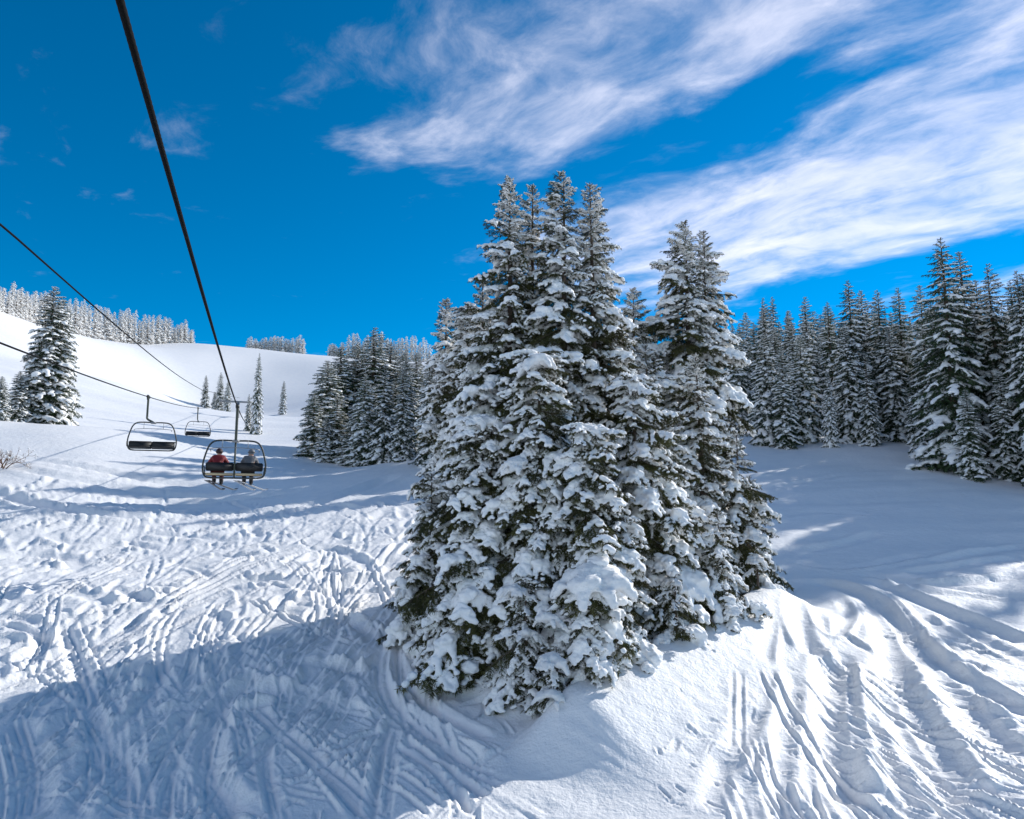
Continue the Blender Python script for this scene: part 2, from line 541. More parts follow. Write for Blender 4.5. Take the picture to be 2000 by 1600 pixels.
for g_ in (GA, GB):
    g_.H += g_.HN + g_.HP * np.exp(g_.HN * 14.0)
    f_ = signed_field(g_, CREST, 2.6)
    sl_, D_, Sg_, T_ = f_
    calm = np.where(Sg_ < 0, smooth01((D_ - 0.8) / 1.2), smooth01((D_ - 0.2) / 0.8))
    calm = np.where(D_ < 2.6, calm, 1.0)
    g_.H[sl_] *= (0.08 + 0.92 * calm)
ridge(CREST, 0.5, 1.6, 0.9)


def detail_h(x, y):
    return GA.sample(x, y, 6.0) + GB.sample(x, y, 2.0)


def far_h(x, y):
    r = np.hypot(x, y)
    k = smooth01((r - 60) / 60)
    return k * (vnoise(0.06, 0.42, 0.15, 53, x, y) * 0.45 + vnoise(0.045, 0.045, 0.3, 51, x, y) * 1.6 + vnoise(0.018, 0.018, 0.8, 52, x, y) * 3.0) * smooth01((330 - y) / 100 + 0.2)


def height(x, y):
    x = np.asarray(x, float); y = np.asarray(y, float)
    return base_h(x, y) + detail_h(x, y) + far_h(x, y)


def h1(x, y):
    return float(height(np.array([x]), np.array([y]))[0])


# ------------------------------------------------------------------ materials
MATS = {}


def principled(name, color, rough=0.6, **kw):
    mt = bpy.data.materials.new(name)
    mt.use_nodes = True
    b = mt.node_tree.nodes['Principled BSDF']
    b.inputs['Base Color'].default_value = (*color, 1)
    b.inputs['Roughness'].default_value = rough
    for k, v in kw.items():
        b.inputs[k].default_value = v
    MATS[name] = mt
    return mt


def noise_color(mt, c1, c2, scale, detail=4, lo=0.35, hi=0.65, coord='Object'):
    nt = mt.node_tree
    b = nt.nodes['Principled BSDF']
    tc = nt.nodes.new('ShaderNodeTexCoord')
    n = nt.nodes.new('ShaderNodeTexNoise')
    n.inputs['Scale'].default_value = scale
    n.inputs['Detail'].default_value = detail
    nt.links.new(tc.outputs[coord], n.inputs['Vector'])
    cr = nt.nodes.new('ShaderNodeValToRGB')
    cr.color_ramp.elements[0].position = lo
    cr.color_ramp.elements[1].position = hi
    cr.color_ramp.elements[0].color = (*c1, 1)
    cr.color_ramp.elements[1].color = (*c2, 1)
    nt.links.new(n.outputs[0], cr.inputs[0])
    nt.links.new(cr.outputs[0], b.inputs['Base Color'])
    return n, cr


def add_bump(mt, specs, coord='Object'):
    nt = mt.node_tree
    b = nt.nodes['Principled BSDF']
    tc = nt.nodes.new('ShaderNodeTexCoord')
    prev = None
    for scale, dist, detail in specs:
        n = nt.nodes.new('ShaderNodeTexNoise')
        n.inputs['Scale'].default_value = scale
        n.inputs['Detail'].default_value = detail
        n.inputs['Roughness'].default_value = 0.6
        nt.links.new(tc.outputs[coord], n.inputs['Vector'])
        bp = nt.nodes.new('ShaderNodeBump')
        bp.inputs['Strength'].default_value = 1.0
        bp.inputs['Distance'].default_value = dist
        nt.links.new(n.outputs[0], bp.inputs['Height'])
        if prev:
            nt.links.new(prev, bp.inputs['Normal'])
        prev = bp.outputs[0]
    nt.links.new(prev, b.inputs['Normal'])


g = principled('snow_ground', (0.86, 0.87, 0.88), 0.55)
noise_color(g, (0.85, 0.85, 0.85), (0.90, 0.89, 0.875), 0.9, 6, coord='Object')
g.node_tree.nodes['Principled BSDF'].inputs['Specular IOR Level'].default_value = 0.25
add_bump(g, [(3.0, 0.05, 5), (16.0, 0.016, 4)])
s = principled('snow_soft', (0.90, 0.895, 0.88), 0.65)
s.node_tree.nodes['Principled BSDF'].inputs['Specular IOR Level'].default_value = 0.2
add_bump(s, [(14.0, 0.03, 4)])


def needle_mat(name, dark, light, frost):
    mt = principled(name, dark, 0.7)
    nt = mt.node_tree
    b = nt.nodes['Principled BSDF']
    oi = nt.nodes.new('ShaderNodeObjectInfo')
    n, cr = noise_color(mt, dark, light, 5.0, 3, 0.3, 0.7)
    geo = nt.nodes.new('ShaderNodeNewGeometry')
    n2 = nt.nodes.new('ShaderNodeTexNoise')
    n2.inputs['Scale'].default_value = 9.0
    n2.inputs['Detail'].default_value = 3.0
    nt.links.new(geo.outputs['Position'], n2.inputs['Vector'])
    mr = nt.nodes.new('ShaderNodeMapRange')
    mr.inputs[1].default_value = 0.52
    mr.inputs[2].default_value = 0.66
    mr.inputs[4].default_value = frost
    nt.links.new(n2.outputs[0], mr.inputs[0])
    mx = nt.nodes.new('ShaderNodeMix')
    mx.data_type = 'RGBA'
    nt.links.new(mr.outputs[0], mx.inputs['Factor'])
    nt.links.new(cr.outputs[0], mx.inputs['A'])
    mx.inputs['B'].default_value = (0.62, 0.64, 0.66, 1)
    hv = nt.nodes.new('ShaderNodeHueSaturation')
    ma = nt.nodes.new('ShaderNodeMapRange')
    ma.inputs[3].default_value = 0.7
    ma.inputs[4].default_value = 1.35
    nt.links.new(oi.outputs['Random'], ma.inputs[0])
    nt.links.new(ma.outputs[0], hv.inputs['Value'])
    nt.links.new(mx.outputs['Result'], hv.inputs['Color'])
    nt.links.new(hv.outputs[0], b.inputs['Base Color'])
    b.inputs['Specular IOR Level'].default_value = 0.2
    return mt


needle_mat('needles', (0.026, 0.034, 0.011), (0.105, 0.100, 0.032), 0.04)
needle_mat('needles_far', (0.016, 0.036, 0.016), (0.055, 0.085, 0.034), 0.03)
needle_mat('needles_rime', (0.24, 0.21, 0.18), (0.52, 0.47, 0.42), 0.85)
bk = principled('bark', (0.08, 0.055, 0.04), 0.9)
noise_color(bk, (0.045, 0.032, 0.024), (0.14, 0.105, 0.08), 14)
add_bump(bk, [(30, 0.02, 4)])
principled('twig', (0.16, 0.09, 0.05), 0.9)
principled('steel_dark', (0.035, 0.04, 0.035), 0.45, Metallic=0.3)
principled('steel_green', (0.05, 0.06, 0.045), 0.5, Metallic=0.2)
principled('steel_grey', (0.30, 0.31, 0.32), 0.45, Metallic=0.6)
principled('rope_steel', (0.004, 0.004, 0.004), 0.9, **{'Specular IOR Level': 0.1})
principled('vinyl_black', (0.012, 0.012, 0.013), 0.5)
wd = principled('seat_slat', (0.55, 0.42, 0.25), 0.6)
for nm, c in (('jacket_red', (0.22, 0.010, 0.016)), ('trousers_maroon', (0.10, 0.010, 0.014)),
              ('jacket_white', (0.13, 0.135, 0.15)), ('trousers_dark', (0.025, 0.025, 0.035)),
              ('skin', (0.55, 0.33, 0.24)), ('helmet_dark', (0.03, 0.006, 0.01)), ('helmet_grey', (0.16, 0.17, 0.19)),
              ('boot_black', (0.02, 0.02, 0.022)), ('glove_black', (0.02, 0.018, 0.018)),
              ('ski_grey', (0.35, 0.36, 0.38)), ('ski_dark', (0.03, 0.03, 0.04)), ('goggle', (0.03, 0.03, 0.03))):
    mt = principled(nm, c, 0.7 if 'ski' not in nm else 0.35)
    if 'jacket' in nm or 'trousers' in nm:
        add_bump(mt, [(9, 0.05, 3)])

# ------------------------------------------------------------------ mesh helpers


def mesh_np(name, verts, faces, mats, smooth=True, midx=None):
    me = bpy.data.meshes.new(name)
    v = np.asarray(verts, np.float32)
    f = np.asarray(faces, np.int32)
    k = f.shape[1]
    me.vertices.add(len(v)); me.vertices.foreach_set('co', v.ravel())
    me.loops.add(f.size); me.loops.foreach_set('vertex_index', f.ravel())
    me.polygons.add(len(f))
    me.polygons.foreach_set('loop_start', np.arange(0, f.size, k, dtype=np.int32))
    if smooth:
        me.polygons.foreach_set('use_smooth', np.ones(len(f), bool))
    if midx is not None:
        me.polygons.foreach_set('material_index', np.asarray(midx, np.int32))
    for mname in mats:
        me.materials.append(MATS[mname])
    me.update(calc_edges=True)
    me.validate()
    return me


class MB:
    """collects shapes (triangles and quads kept as triangles) into one mesh"""

    def __init__(self):
        self.v, self.f, self.n = [], [], 0

    def add(self, v, f):
        v = np.asarray(v, float); f = np.asarray(f, int)
        if f.shape[1] == 4:
            f = np.vstack([f[:, [0, 1, 2]], f[:, [0, 2, 3]]])
        self.v.append(v); self.f.append(f + self.n); self.n += len(v)

    def tube(self, pts, rad, n=8, cap=True):
        pts = np.asarray(pts, float)
        m = len(pts)
        rad = np.broadcast_to(np.asarray(rad, float), (m,))
        t = np.gradient(pts, axis=0)
        t /= np.linalg.norm(t, axis=1)[:, None] + 1e-12
        ref = np.array([0, 0, 1.0]) if abs(t[0, 2]) < 0.9 else np.array([1.0, 0, 0])
        rings = []
        for i in range(m):
            a = ref - t[i] * (ref @ t[i])
            a /= np.linalg.norm(a) + 1e-12
            ref = a
            b = np.cross(t[i], a)
            th = np.arange(n) * 2 * np.pi / n
            rings.append(pts[i] + rad[i] * (np.cos(th)[:, None] * a + np.sin(th)[:, None] * b))
        v = np.vstack(rings)
        idx = np.arange(n)
        f = []
        for i in range(m - 1):
            f.append(np.stack([i * n + idx, i * n + (idx + 1) % n, (i + 1) * n + (idx + 1) % n, (i + 1) * n + idx], 1))
        f = np.vstack(f)
        if cap:
            v = np.vstack([v, pts[:1], pts[-1:]])
            c0, c1 = m * n, m * n + 1
            tri0 = np.stack([np.full(n, c0), (idx + 1) % n, idx], 1)
            tri1 = np.stack([np.full(n, c1), (m - 1) * n + idx, (m - 1) * n + (idx + 1) % n], 1)
            f3 = np.vstack([f[:, [0, 1, 2]], f[:, [0, 2, 3]], tri0, tri1])
            self.add(v, f3)
        else:
            self.add(v, f)
        return self

    def box(self, c, size, bev=0.0, rot=None):
        bm = bmesh.new()
        bmesh.ops.create_cube(bm, size=1.0)
        bmesh.ops.scale(bm, vec=size, verts=bm.verts)
        if bev:
            bmesh.ops.bevel(bm, geom=bm.edges[:], offset=bev, segments=2, affect='EDGES')
        if rot is not None:
            bmesh.ops.transform(bm, matrix=rot, verts=bm.verts)
        bmesh.ops.translate(bm, vec=c, verts=bm.verts)
        bmesh.ops.triangulate(bm, faces=bm.faces[:])
        bm.verts.index_update()
        self.add([v.co[:] for v in bm.verts], [[x.index for x in f.verts] for f in bm.faces])
        bm.free()
        return self

    def mesh(self, name, mat, smooth=True):
        return mesh_np(name, np.vstack(self.v), np.vstack(self.f), [mat], smooth)


def obj(name, me, parent=None, loc=None):
    o = bpy.data.objects.new(name, me)
    COL.objects.link(o)
    if parent is not None:
        o.parent = parent
    if loc is not None:
        o.location = loc
    return o


def tag(o, label, cat, group=None):
    o['label'] = label
    o['category'] = cat
    if group:
        o['group'] = group
    return o


def empty(name, loc, label, cat, group=None):
    o = bpy.data.objects.new(name, None)
    o.empty_display_size = 0.3
    COL.objects.link(o)
    o.location = loc
    return tag(o, label, cat, group)


def baked(o):
    """mesh of an object with its modifiers applied; the object goes away"""
    dg = bpy.context.evaluated_depsgraph_get()
    dg.update()
    me = bpy.data.meshes.new_from_object(o.evaluated_get(dg))
    old = o.data
    bpy.data.objects.remove(o)
    bpy.data.meshes.remove(old)
    return me


ICO = {}


def ico(sub):
    if sub not in ICO:
        bm = bmesh.new()
        bmesh.ops.create_icosphere(bm, subdivisions=sub, radius=1.0)
        bm.verts.index_update()
        ICO[sub] = (np.array([v.co[:] for v in bm.verts]), np.array([[x.index for x in f.verts] for f in bm.faces]))
        bm.free()
    return ICO[sub]


# ------------------------------------------------------------------ ground sheet


def build_ground():
    th = np.concatenate([np.linspace(-180, -60, 40, endpoint=False), np.linspace(-60, -43, 60, endpoint=False),
                         np.linspace(-43, 43, 940, endpoint=False), np.linspace(43, 60, 60, endpoint=False),
                         np.linspace(60, 180, 40, endpoint=False)])
    rr = list(np.linspace(1.0, 9.0, 36))
    while rr[-1] < 72:
        r = rr[-1]
        rr.append(r + max(0.042, 1.75e-4 * r * r))
    while rr[-1] < 230:
        rr.append(rr[-1] * 1.012)
    while rr[-1] < 1400:
        rr.append(rr[-1] * 1.028)
    rr = np.array(rr)
    T, RR = np.meshgrid(np.radians(th), rr)
    x = (np.sin(T) * RR).ravel(); y = (np.cos(T) * RR).ravel()
    z = height(x, y)
    n = len(th)
    i = np.arange(len(rr) - 1)[:, None]; j = np.arange(n)[None, :]
    f = np.stack([i * n + j, i * n + (j + 1) % n, (i + 1) * n + (j + 1) % n, (i + 1) * n + j], -1).reshape(-1, 4)[:, ::-1]
    v = np.stack([x, y, z], 1)
    c = len(v)
    v = np.vstack([v, [[0, 0, h1(0, 0)]]])
    me = mesh_np('snow_slope', v, f, ['snow_ground'])
    bm = bmesh.new(); bm.from_mesh(me)
    bm.verts.ensure_lookup_table()
    for a in range(n):
        fc = bm.faces.new((bm.verts[c], bm.verts[(a + 1) % n], bm.verts[a]))
        fc.smooth = True
    bm.to_mesh(me); bm.free()
    o = obj('snow_slope', me)
    o['kind'] = 'structure'
    o['label'] = 'snow-covered ski slope with ruts, ridges and chopped tracks'
    return o


build_ground()

# ------------------------------------------------------------------ branches


def needles(pts, step, ln, wd, per, rg):
    """needle blades along a twig, most of them level or hanging"""
    pts = np.asarray(pts, float)
    seg = np.linalg.norm(np.diff(pts, axis=0), axis=1)
    cum = np.concatenate([[0], np.cumsum(seg)])
    m = max(1, int(cum[-1] / step)) * per
    s = rg.rand(m) * cum[-1]
    p = np.stack([np.interp(s, cum, pts[:, k]) for k in range(3)], 1)
    k = np.clip(np.searchsorted(cum, s) - 1, 0, len(seg) - 1)
    t = (np.diff(pts, axis=0) / (seg[:, None] + 1e-9))[k]
    a = rg.normal(size=(m, 3)); a[:, 2] = a[:, 2] * 0.6 - 0.35
    a -= t * (a * t).sum(1)[:, None]
    a /= np.linalg.norm(a, axis=1)[:, None] + 1e-9
    d = t * rg.uniform(0.3, 0.9, (m, 1)) + a * rg.uniform(0.5, 1.0, (m, 1))
    L = ln * rg.uniform(0.6, 1.3, (m, 1))
    b = np.cross(d, rg.normal(size=(m, 3)))
    b /= np.linalg.norm(b, axis=1)[:, None] + 1e-9
    v = np.stack([p - b * wd, p + b * wd, p + d * L], 1).reshape(-1, 3)
    return v, np.arange(len(v)).reshape(-1, 3)


def branch_shape(rg, hires, snowy=1.0, big=0.0, nl=None, ls=1.0):
    """unit-length drooping fir bough along +X: (needle mesh arrays, snow lumps, stem)"""
    droop = rg.uniform(0.10, 0.34)
    bend = rg.uniform(-0.12, 0.12)

    def stem(x):
        return np.array([x, bend * x * x, 0.05 * x - droop * x ** 2.1])

    twigs, lumps = [], []
    st = np.array([stem(x) for x in np.linspace(0, 1, 9)])
    twigs.append(st)
    nlat = nl or (13 if hires else 8)
    cover = rg.uniform(0.72, 1.0) * snowy
    for x in np.linspace(0.16, 0.98, nlat):
        for sd in (-1, 1):
            xx = np.clip(x + rg.uniform(-0.03, 0.03), 0.1, 0.99)
            l = (0.36 * (1 - xx) ** 0.7 + 0.07) * rg.uniform(0.7, 1.2)
            an = R(rg.uniform(38, 64)) * sd
            b0 = stem(xx)
            dz = rg.uniform(0.25, 0.75)
            n = 5
            tw = []
            for k in range(n):
                q = k / (n - 1) * l
                tw.append(b0 + np.array([math.cos(an) * q, math.sin(an) * q, -dz * q * q / max(l, 0.1) - 0.12 * q]))
            tw = np.array(tw)
            twigs.append(tw)
            if rg.rand() < cover:
                q = 0.02
                while q < l * rg.uniform(0.85, 1.02):
                    p = np.array([np.interp(q, np.linspace(0, l, n), tw[:, c]) for c in range(3)])
                    r = rg.uniform(0.022, 0.040) * (1.15 if q < l * 0.6 else 0.85)
                    lumps.append((p + [0, 0, r * 0.45], r * rg.uniform(1.0, 1.35), r * rg.uniform(0.7, 0.95)))
                    q += rg.uniform(0.022, 0.045) if hires else 0.055
            if hires and l > 0.16:
                for q in np.arange(0.3, 0.95, 0.2):
                    for s2 in (-1, 1):
                        bb = np.array([np.interp(q * l, np.linspace(0, l, n), tw[:, c]) for c in range(3)])
                        a2 = an + s2 * R(rg.uniform(35, 60))
                        l2 = l * 0.42 * (1.1 - q) * rg.uniform(0.8, 1.4) + 0.03
                        t2 = np.array([bb, bb + np.array([math.cos(a2) * l2 * .55, math.sin(a2) * l2 * .55, -0.18 * l2]),
                                       bb + np.array([math.cos(a2) * l2, math.sin(a2) * l2, -0.55 * l2])])
                        twigs.append(t2)
                        if rg.rand() < cover * 0.5:
                            for w in (0.35, 0.65, 0.95):
                                p = bb + (t2[2] - bb) * w
                                r = rg.uniform(0.015, 0.026)
                                lumps.append((p + [0, 0, r * 0.5], r * 1.25, r * 0.85))
    for x in np.arange(0.10, 1.0, 0.035):
        if rg.rand() < cover:
            r = rg.uniform(0.032, 0.056) * (1.1 - 0.4 * x)
            lumps.append((stem(x) + np.array([0, rg.uniform(-0.02, 0.02), r * 0.6]), r * 1.25, r * 0.95))
    if big:
        for _ in range(int(big)):
            c = stem(rg.uniform(0.45, 0.85)) + np.array([0, rg.uniform(-0.07, 0.07), 0.03])
            for _k in range(4):
                r = rg.uniform(0.05, 0.085)
                lumps.append((c + np.array([rg.uniform(-.08, .08), rg.uniform(-.08, .08), rg.uniform(0, .025)]), r * 1.2, r * 0.8))
    lumps = [(c + [0, 0, (ls - 1) * b * .5], a * ls, b * ls) for c, a, b in lumps]
    return st, twigs, lumps


def lumps_mesh(name, lumps, voxel, wob, seed, sub=1):
    v0, f0 = ico(sub)
    mb = MB()
    for c, rx, rz in lumps:
        mb.add(v0 * np.array([rx, rx, rz]) + c, f0)
    o = obj('tmp', mb.mesh('tmp', 'snow_soft'))
    md = o.modifiers.new('r', 'REMESH')
    md.mode = 'VOXEL'
    md.voxel_size = voxel
    sm = o.modifiers.new('s', 'SMOOTH')
    sm.iterations = 2
    sm.factor = 0.5
    me = baked(o)
    me.name = name
    bm = bmesh.new(); bm.from_mesh(me)
    seen, parts = set(), []
    for v in bm.verts:
        if v in seen:
            continue
        todo, isl = [v], []
        seen.add(v)
        while todo:
            a = todo.pop(); isl.append(a)
            for ed in a.link_edges:
                b = ed.other_vert(a)
                if b not in seen:
                    seen.add(b); todo.append(b)
        parts.append(isl)
    if len(parts) == 2:                     # a stray crumb beside the load: drop it
        bmesh.ops.delete(bm, geom=min(parts, key=len), context='VERTS')
        bm.to_mesh(me)
    bm.free()
    n = len(me.vertices)
    co = np.empty(n * 3, np.float32); me.vertices.foreach_get('co', co)
    nr = np.empty(n * 3, np.float32); me.vertices.foreach_get('normal', nr)
    co = co.reshape(-1, 3); nr = nr.reshape(-1, 3)
    if wob:
        d = np.array([mnoise.noise(Vector(p * 16) + Vector((seed, 0, 0))) for p in co])
        co = co + nr * (d * wob)[:, None]
    me.vertices.foreach_set('co', co.astype(np.float32).ravel())
    me.polygons.foreach_set('use_smooth', np.ones(len(me.polygons), bool))
    me.materials.clear(); me.materials.append(MATS['snow_soft'])
    me.update()
    return me


def branch_needle_mesh(name, st, twigs, rg, hires):
    V, Fc, MI, n = [], [], [], 0
    for i, tw in enumerate(twigs):
        if hires:
            v, f = needles(tw, 0.012, 0.046, 0.0050, 3, rg)
        else:
            v, f = needles(tw, 0.022, 0.085, 0.013, 2, rg)
        V.append(v); Fc.append(f + n); MI.append(np.zeros(len(f), int)); n += len(v)
    mb = MB()
    mb.tube(st, np.linspace(0.014, 0.004, len(st)), 5)
    for tw in twigs[1:]:
        if hires and len(tw) == 5:
            mb.tube(tw, np.linspace(0.005, 0.0015, 5), 3, False)
    v = np.vstack(mb.v); f = np.vstack(mb.f)
    V.append(v); Fc.append(f + n); MI.append(np.ones(len(f), int))
    return np.vstack(V), np.vstack(Fc), np.concatenate(MI)


NB = 14
LIB = []
for i in range(NB):
    rg = np.random.RandomState(100 + i)
    sn_, bg_, ls_ = ((0.90, 3, 1.40), (0.52, 1, 1.22), (0.22, 0, 1.10))[i % 3]
    st, tw, lp = branch_shape(rg, True, sn_, bg_, 9, ls_)
    v, f, mi = branch_needle_mesh('branch', st, tw, rg, True)
    nm = mesh_np('fir_branch', v, f, ['needles', 'bark'], False, mi)
    sm = lumps_mesh('branch_snow', lp, 0.0145, 0.016, i)
    LIB.append((nm, sm))
# sparse little boughs for the leaders
SPARSE = []
for i in range(6):
    rg = np.random.RandomState(300 + i)
    st, tw, lp = branch_shape(rg, True, (0.8, 0.5, 0.25)[i % 3], i % 2, 6, (1.9, 1.6, 1.3)[i % 3])
    v, f, mi = branch_needle_mesh('branch', st, tw, rg, True)
    SPARSE.append((mesh_np('fir_twig', v, f, ['needles', 'bark'], False, mi), lumps_mesh('twig_snow', lp, 0.022, 0.02, 50 + i)))

# coarse boughs for the trees farther off
FARLIB = []
for i in range(8):
    rg = np.random.RandomState(200 + i)
    st, tw, lp = branch_shape(rg, False, 0.56, [0, 1][i % 2], 6)
    lp = [(c, a * 1.45, b * 1.5) for c, a, b in lp]
    v, f, mi = branch_needle_mesh('branch', st, tw, rg, False)
    sm = lumps_mesh('tmp_snow', lp, 0.042, 0.02, i)
    sv = np.empty(len(sm.vertices) * 3, np.float32); sm.vertices.foreach_get('co', sv)
    sm.calc_loop_triangles()
    sf = np.empty(len(sm.loop_triangles) * 3, np.int32); sm.loop_triangles.foreach_get('vertices', sf)
    FARLIB.append((v, f, mi, sv.reshape(-1, 3), sf.reshape(-1, 3)))
    bpy.data.meshes.remove(sm)


def bough_pose(rg, fr, R0, H):
    """length and pitch of a bough at fraction fr below the tip"""
    ln = (R0 * fr ** 0.62 * (1 - 0.10 * fr) + 0.06) * rg.uniform(0.70, 1.15)
    if fr < 0.2:
        pt = 44 - 46 * fr / 0.2
    else:
        pt = -4 - 32 * (fr - 0.2) / 0.8
    return ln, R(pt + rg.uniform(-9, 9))


def trunk_mesh(H, r0, name='trunk', bend=0.0, seed=0):
    rg = np.random.RandomState(seed)
    zs = np.linspace(-0.5, H, 12)
    pts = np.stack([bend * np.sin(zs / H * 2.2 + rg.rand()), bend * np.cos(zs / H * 1.7 + rg.rand()), zs], 1)
    pts[:, :2] -= pts[0, :2]
    return MB().tube(pts, np.maximum(r0 * (1 - zs / H) ** 0.8, 0.012), 7).mesh(name, 'bark')


PILLOWS = []
for i in range(4):
    rg = np.random.RandomState(400 + i)
    lp = []
    for _ in range(12):
        a = rg.uniform(0, 6.28); r = rg.uniform(0, 0.7)
        q = rg.uniform(0.25, 0.45)
        lp.append((np.array([math.cos(a) * r, math.sin(a) * r * 0.8, -0.75 * r * r + rg.uniform(-.05, .05)]), q * 1.0, q * 0.85))
    for _ in range(9):                      # fingers sagging over the boughs
        a = rg.uniform(0, 6.28); r = rg.uniform(0.65, 1.0)
        q = rg.uniform(0.12, 0.22)
        for w_ in range(3):
            lp.append((np.array([math.cos(a) * (r + .1 * w_), math.sin(a) * (r + .1 * w_) * 0.8, -0.6 * r * r - .16 * w_]), q * (1 - .15 * w_), q))
    PILLOWS.append(lumps_mesh('snow_pillow', lp, 0.07, 0.05, 70 + i))


def near_fir(px, py, depth, R0, label, seed, dens=13.0, pillow=(), bare=0.0, snow=0.93, group=None, squash=1.0, cat='tree', blunt=0.0):
    rg = np.random.RandomState(seed)
    top = at(px, py, depth)
    zb = h1(top.x, top.y) - 0.05
    H = max(top.z - zb, 0.6)
    e = empty('fir_tree', (top.x, top.y, zb), label, cat, group or 'firs of the central clump')
    obj('trunk', trunk_mesh(H, 0.035 + 0.012 * H, 'fir_trunk', 0.05, seed), e)
    n = int(dens * H * squash)
    az = rg.uniform(0, 6.28)
    lop = rg.uniform(0, 6.28)
    e.rotation_euler = (rg.normal(0, .012), rg.normal(0, .012), 0)
    for k in range(n):
        fr = ((k + rg.rand()) / n) ** 1.22
        fr = max(fr, 0.006)
        fz = fr
        fr = blunt + (1 - blunt) * fr
        z = H * (1 - fz * (1 - bare))
        if z < 0.12:
            z = 0.12
        ln, pt = bough_pose(rg, fr, R0, H)
        ln *= (1 + 0.22 * math.cos(az - lop)) * rg.uniform(0.8, 1.15)
        if z < 0.5 * ln:                      # lowest boughs ride up on the snow
            pt = max(pt, R(-12))
        az += 2.39996 + rg.uniform(-0.35, 0.35)
        if ln < 1.15:
            nm, sm = SPARSE[rg.randint(len(SPARSE))]
        else:
            nm, sm = LIB[rg.randint(NB)]
        b = obj('branch', nm, e, (0, 0, z))
        b.rotation_euler = (rg.uniform(-0.2, 0.2), -pt, az)
        w = ln * rg.uniform(0.85, 1.25)
        b.scale = (ln, w, 0.5 * (ln + w))
        if rg.rand() < snow:
            obj('snow_load', sm, b)
    for dx, dy, dzf, sz in pillow:
        q = obj('snow_pillow', PILLOWS[rg.randint(4)], e, (dx, dy, H * dzf))
        q.scale = (sz * 1.45, sz * 1.3, sz * 1.05)
        q.rotation_euler = (rg.uniform(-.15, .15), rg.uniform(-.1, .2), rg.uniform(0, 6.28))
    return e


# px, py of the tip, distance, foot radius, label, pillows
clump = [
    (993, 345, 20.0, 2.25, 'tall snowy fir with thin dark tip, leftmost of the three main spires', ()),
    (1030, 360, 20.8, 1.9, 'snowy fir with white-capped tip just right of the leftmost main spire', ()),
    (1090, 337, 20.1, 2.3, 'tallest snow-laden fir in the middle of the three main spires', ()),
    (1157, 358, 20.5, 2.3, 'tall snowy fir with brownish tip, rightmost of the three main spires', ()),
    (872, 588, 23.6, 2.0, 'shorter snowy fir with pointed tip at the left rear of the clump', ()),
    (908, 597, 22.6, 1.8, 'snowy fir with rounded white top wedged beside the left main spire', ((0, 0, .96, .3),)),
    (1228, 566, 24.4, 2.5, 'slim snowy fir in the gap between main spires and right-hand pair', ()),
    (1328, 428, 24.6, 2.5, 'tall snowy fir, left and higher tip of the right-hand pair', ()),
    (1358, 450, 25.2, 2.3, 'tall snowy fir, right and lower tip of the right-hand pair', ()),
    (1365, 690, 22.2, 1.9, 'narrow white-crusted fir standing in front of the right-hand pair', ()),
    (1052, 690, 17.9, 2.2, 'mid-height fir with large snow pillow on top before the main spires', ((0.05, -.2, .97, .42), (-.5, -.7, .66, .3))),
    (950, 815, 18.5, 2.2, 'bushy fir topped by a broad snow pillow on the left flank', ((-.05, -.15, .98, .42), (.5, -.6, .8, .3))),
    (1140, 828, 17.3, 1.9, 'bushy fir with lumpy white top low in the middle of the clump', ((0, -.1, .98, .3),)),
    (1242, 735, 19.3, 2.2, 'mid-height fir with rounded snow caps right of the middle', ((0, -.1, .97, .33),)),
    (1264, 676, 22.6, 2.3, 'dense snowy fir filling the notch left of the right-hand pair', ()),
    (1200, 590, 21.4, 2.0, 'snowy fir pressed against the right side of the rightmost main spire', ()),
    (943, 545, 21.4, 2.0, 'snowy fir pressed against the left side of the leftmost main spire', ()),
    (1290, 800, 20.6, 2.0, 'grey-white fir with hanging boughs in the right half of the clump', ()),
    (1148, 1100, 16.2, 1.25, 'low fir carrying the largest smooth snow pillow near the clump foot', ((-.05, -.15, .92, .62), (-.9, -.3, .55, .28), (.55, -.3, .6, .26))),
    (1080, 1262, 15.8, 0.85, 'smallest snow-buried fir at the very front tip of the clump', ((-.05, -.2, .85, .3), (-.1, -.45, .3, .25))),
    (1312, 1120, 18.3, 0.95, 'small conical snowy fir on the snow bank right of the front tip', ((0, 0, .9, .2),)),
    (1402, 1000, 20.2, 1.25, 'conical snowy fir at the right foot above the snow bank', ()),
    (1432, 850, 22.9, 1.7, 'drooping snowy fir forming the right shoulder of the clump', ()),
    (1462, 930, 24.2, 1.4, 'low snowy fir at the far right edge of the clump', ((.1, -.2, .8, .25),)),
    (890, 1060, 18.2, 1.5, 'low snow-clotted fir at the left front foot of the clump', ((.1, -.2, .9, .28),)),
    (842, 925, 20.6, 2.2, 'spreading snowy fir whose low boughs form the left edge', ((-.6, -.5, .35, .35),)),
    (1022, 1130, 16.8, 1.15, 'low fir with small snow caps between left foot and largest pillow', ((-.2, -.2, .93, .25), (.1, -.5, .6, .22))),
    (1215, 1010, 17.4, 1.5, 'drooping grey-white fir right of the largest snow pillow', ((.15, -.2, .95, .25),)),
]
for i, (px, py, d, r0, lab, pil) in enumerate(clump):
    near_fir(px, py, d, r0, lab, 900 + i, 16.5, pil, blunt=0.16 if any(q[2] > .9 for q in pil) else 0.0)
near_fir(1474, 1080, 22.0, 0.55, 'snow-capped sapling with bare dark stem right of the clump', 950, 10, ((0, 0, .9, .26),), bare=0.55, cat='sapling')

# ------------------------------------------------------------------ far trees


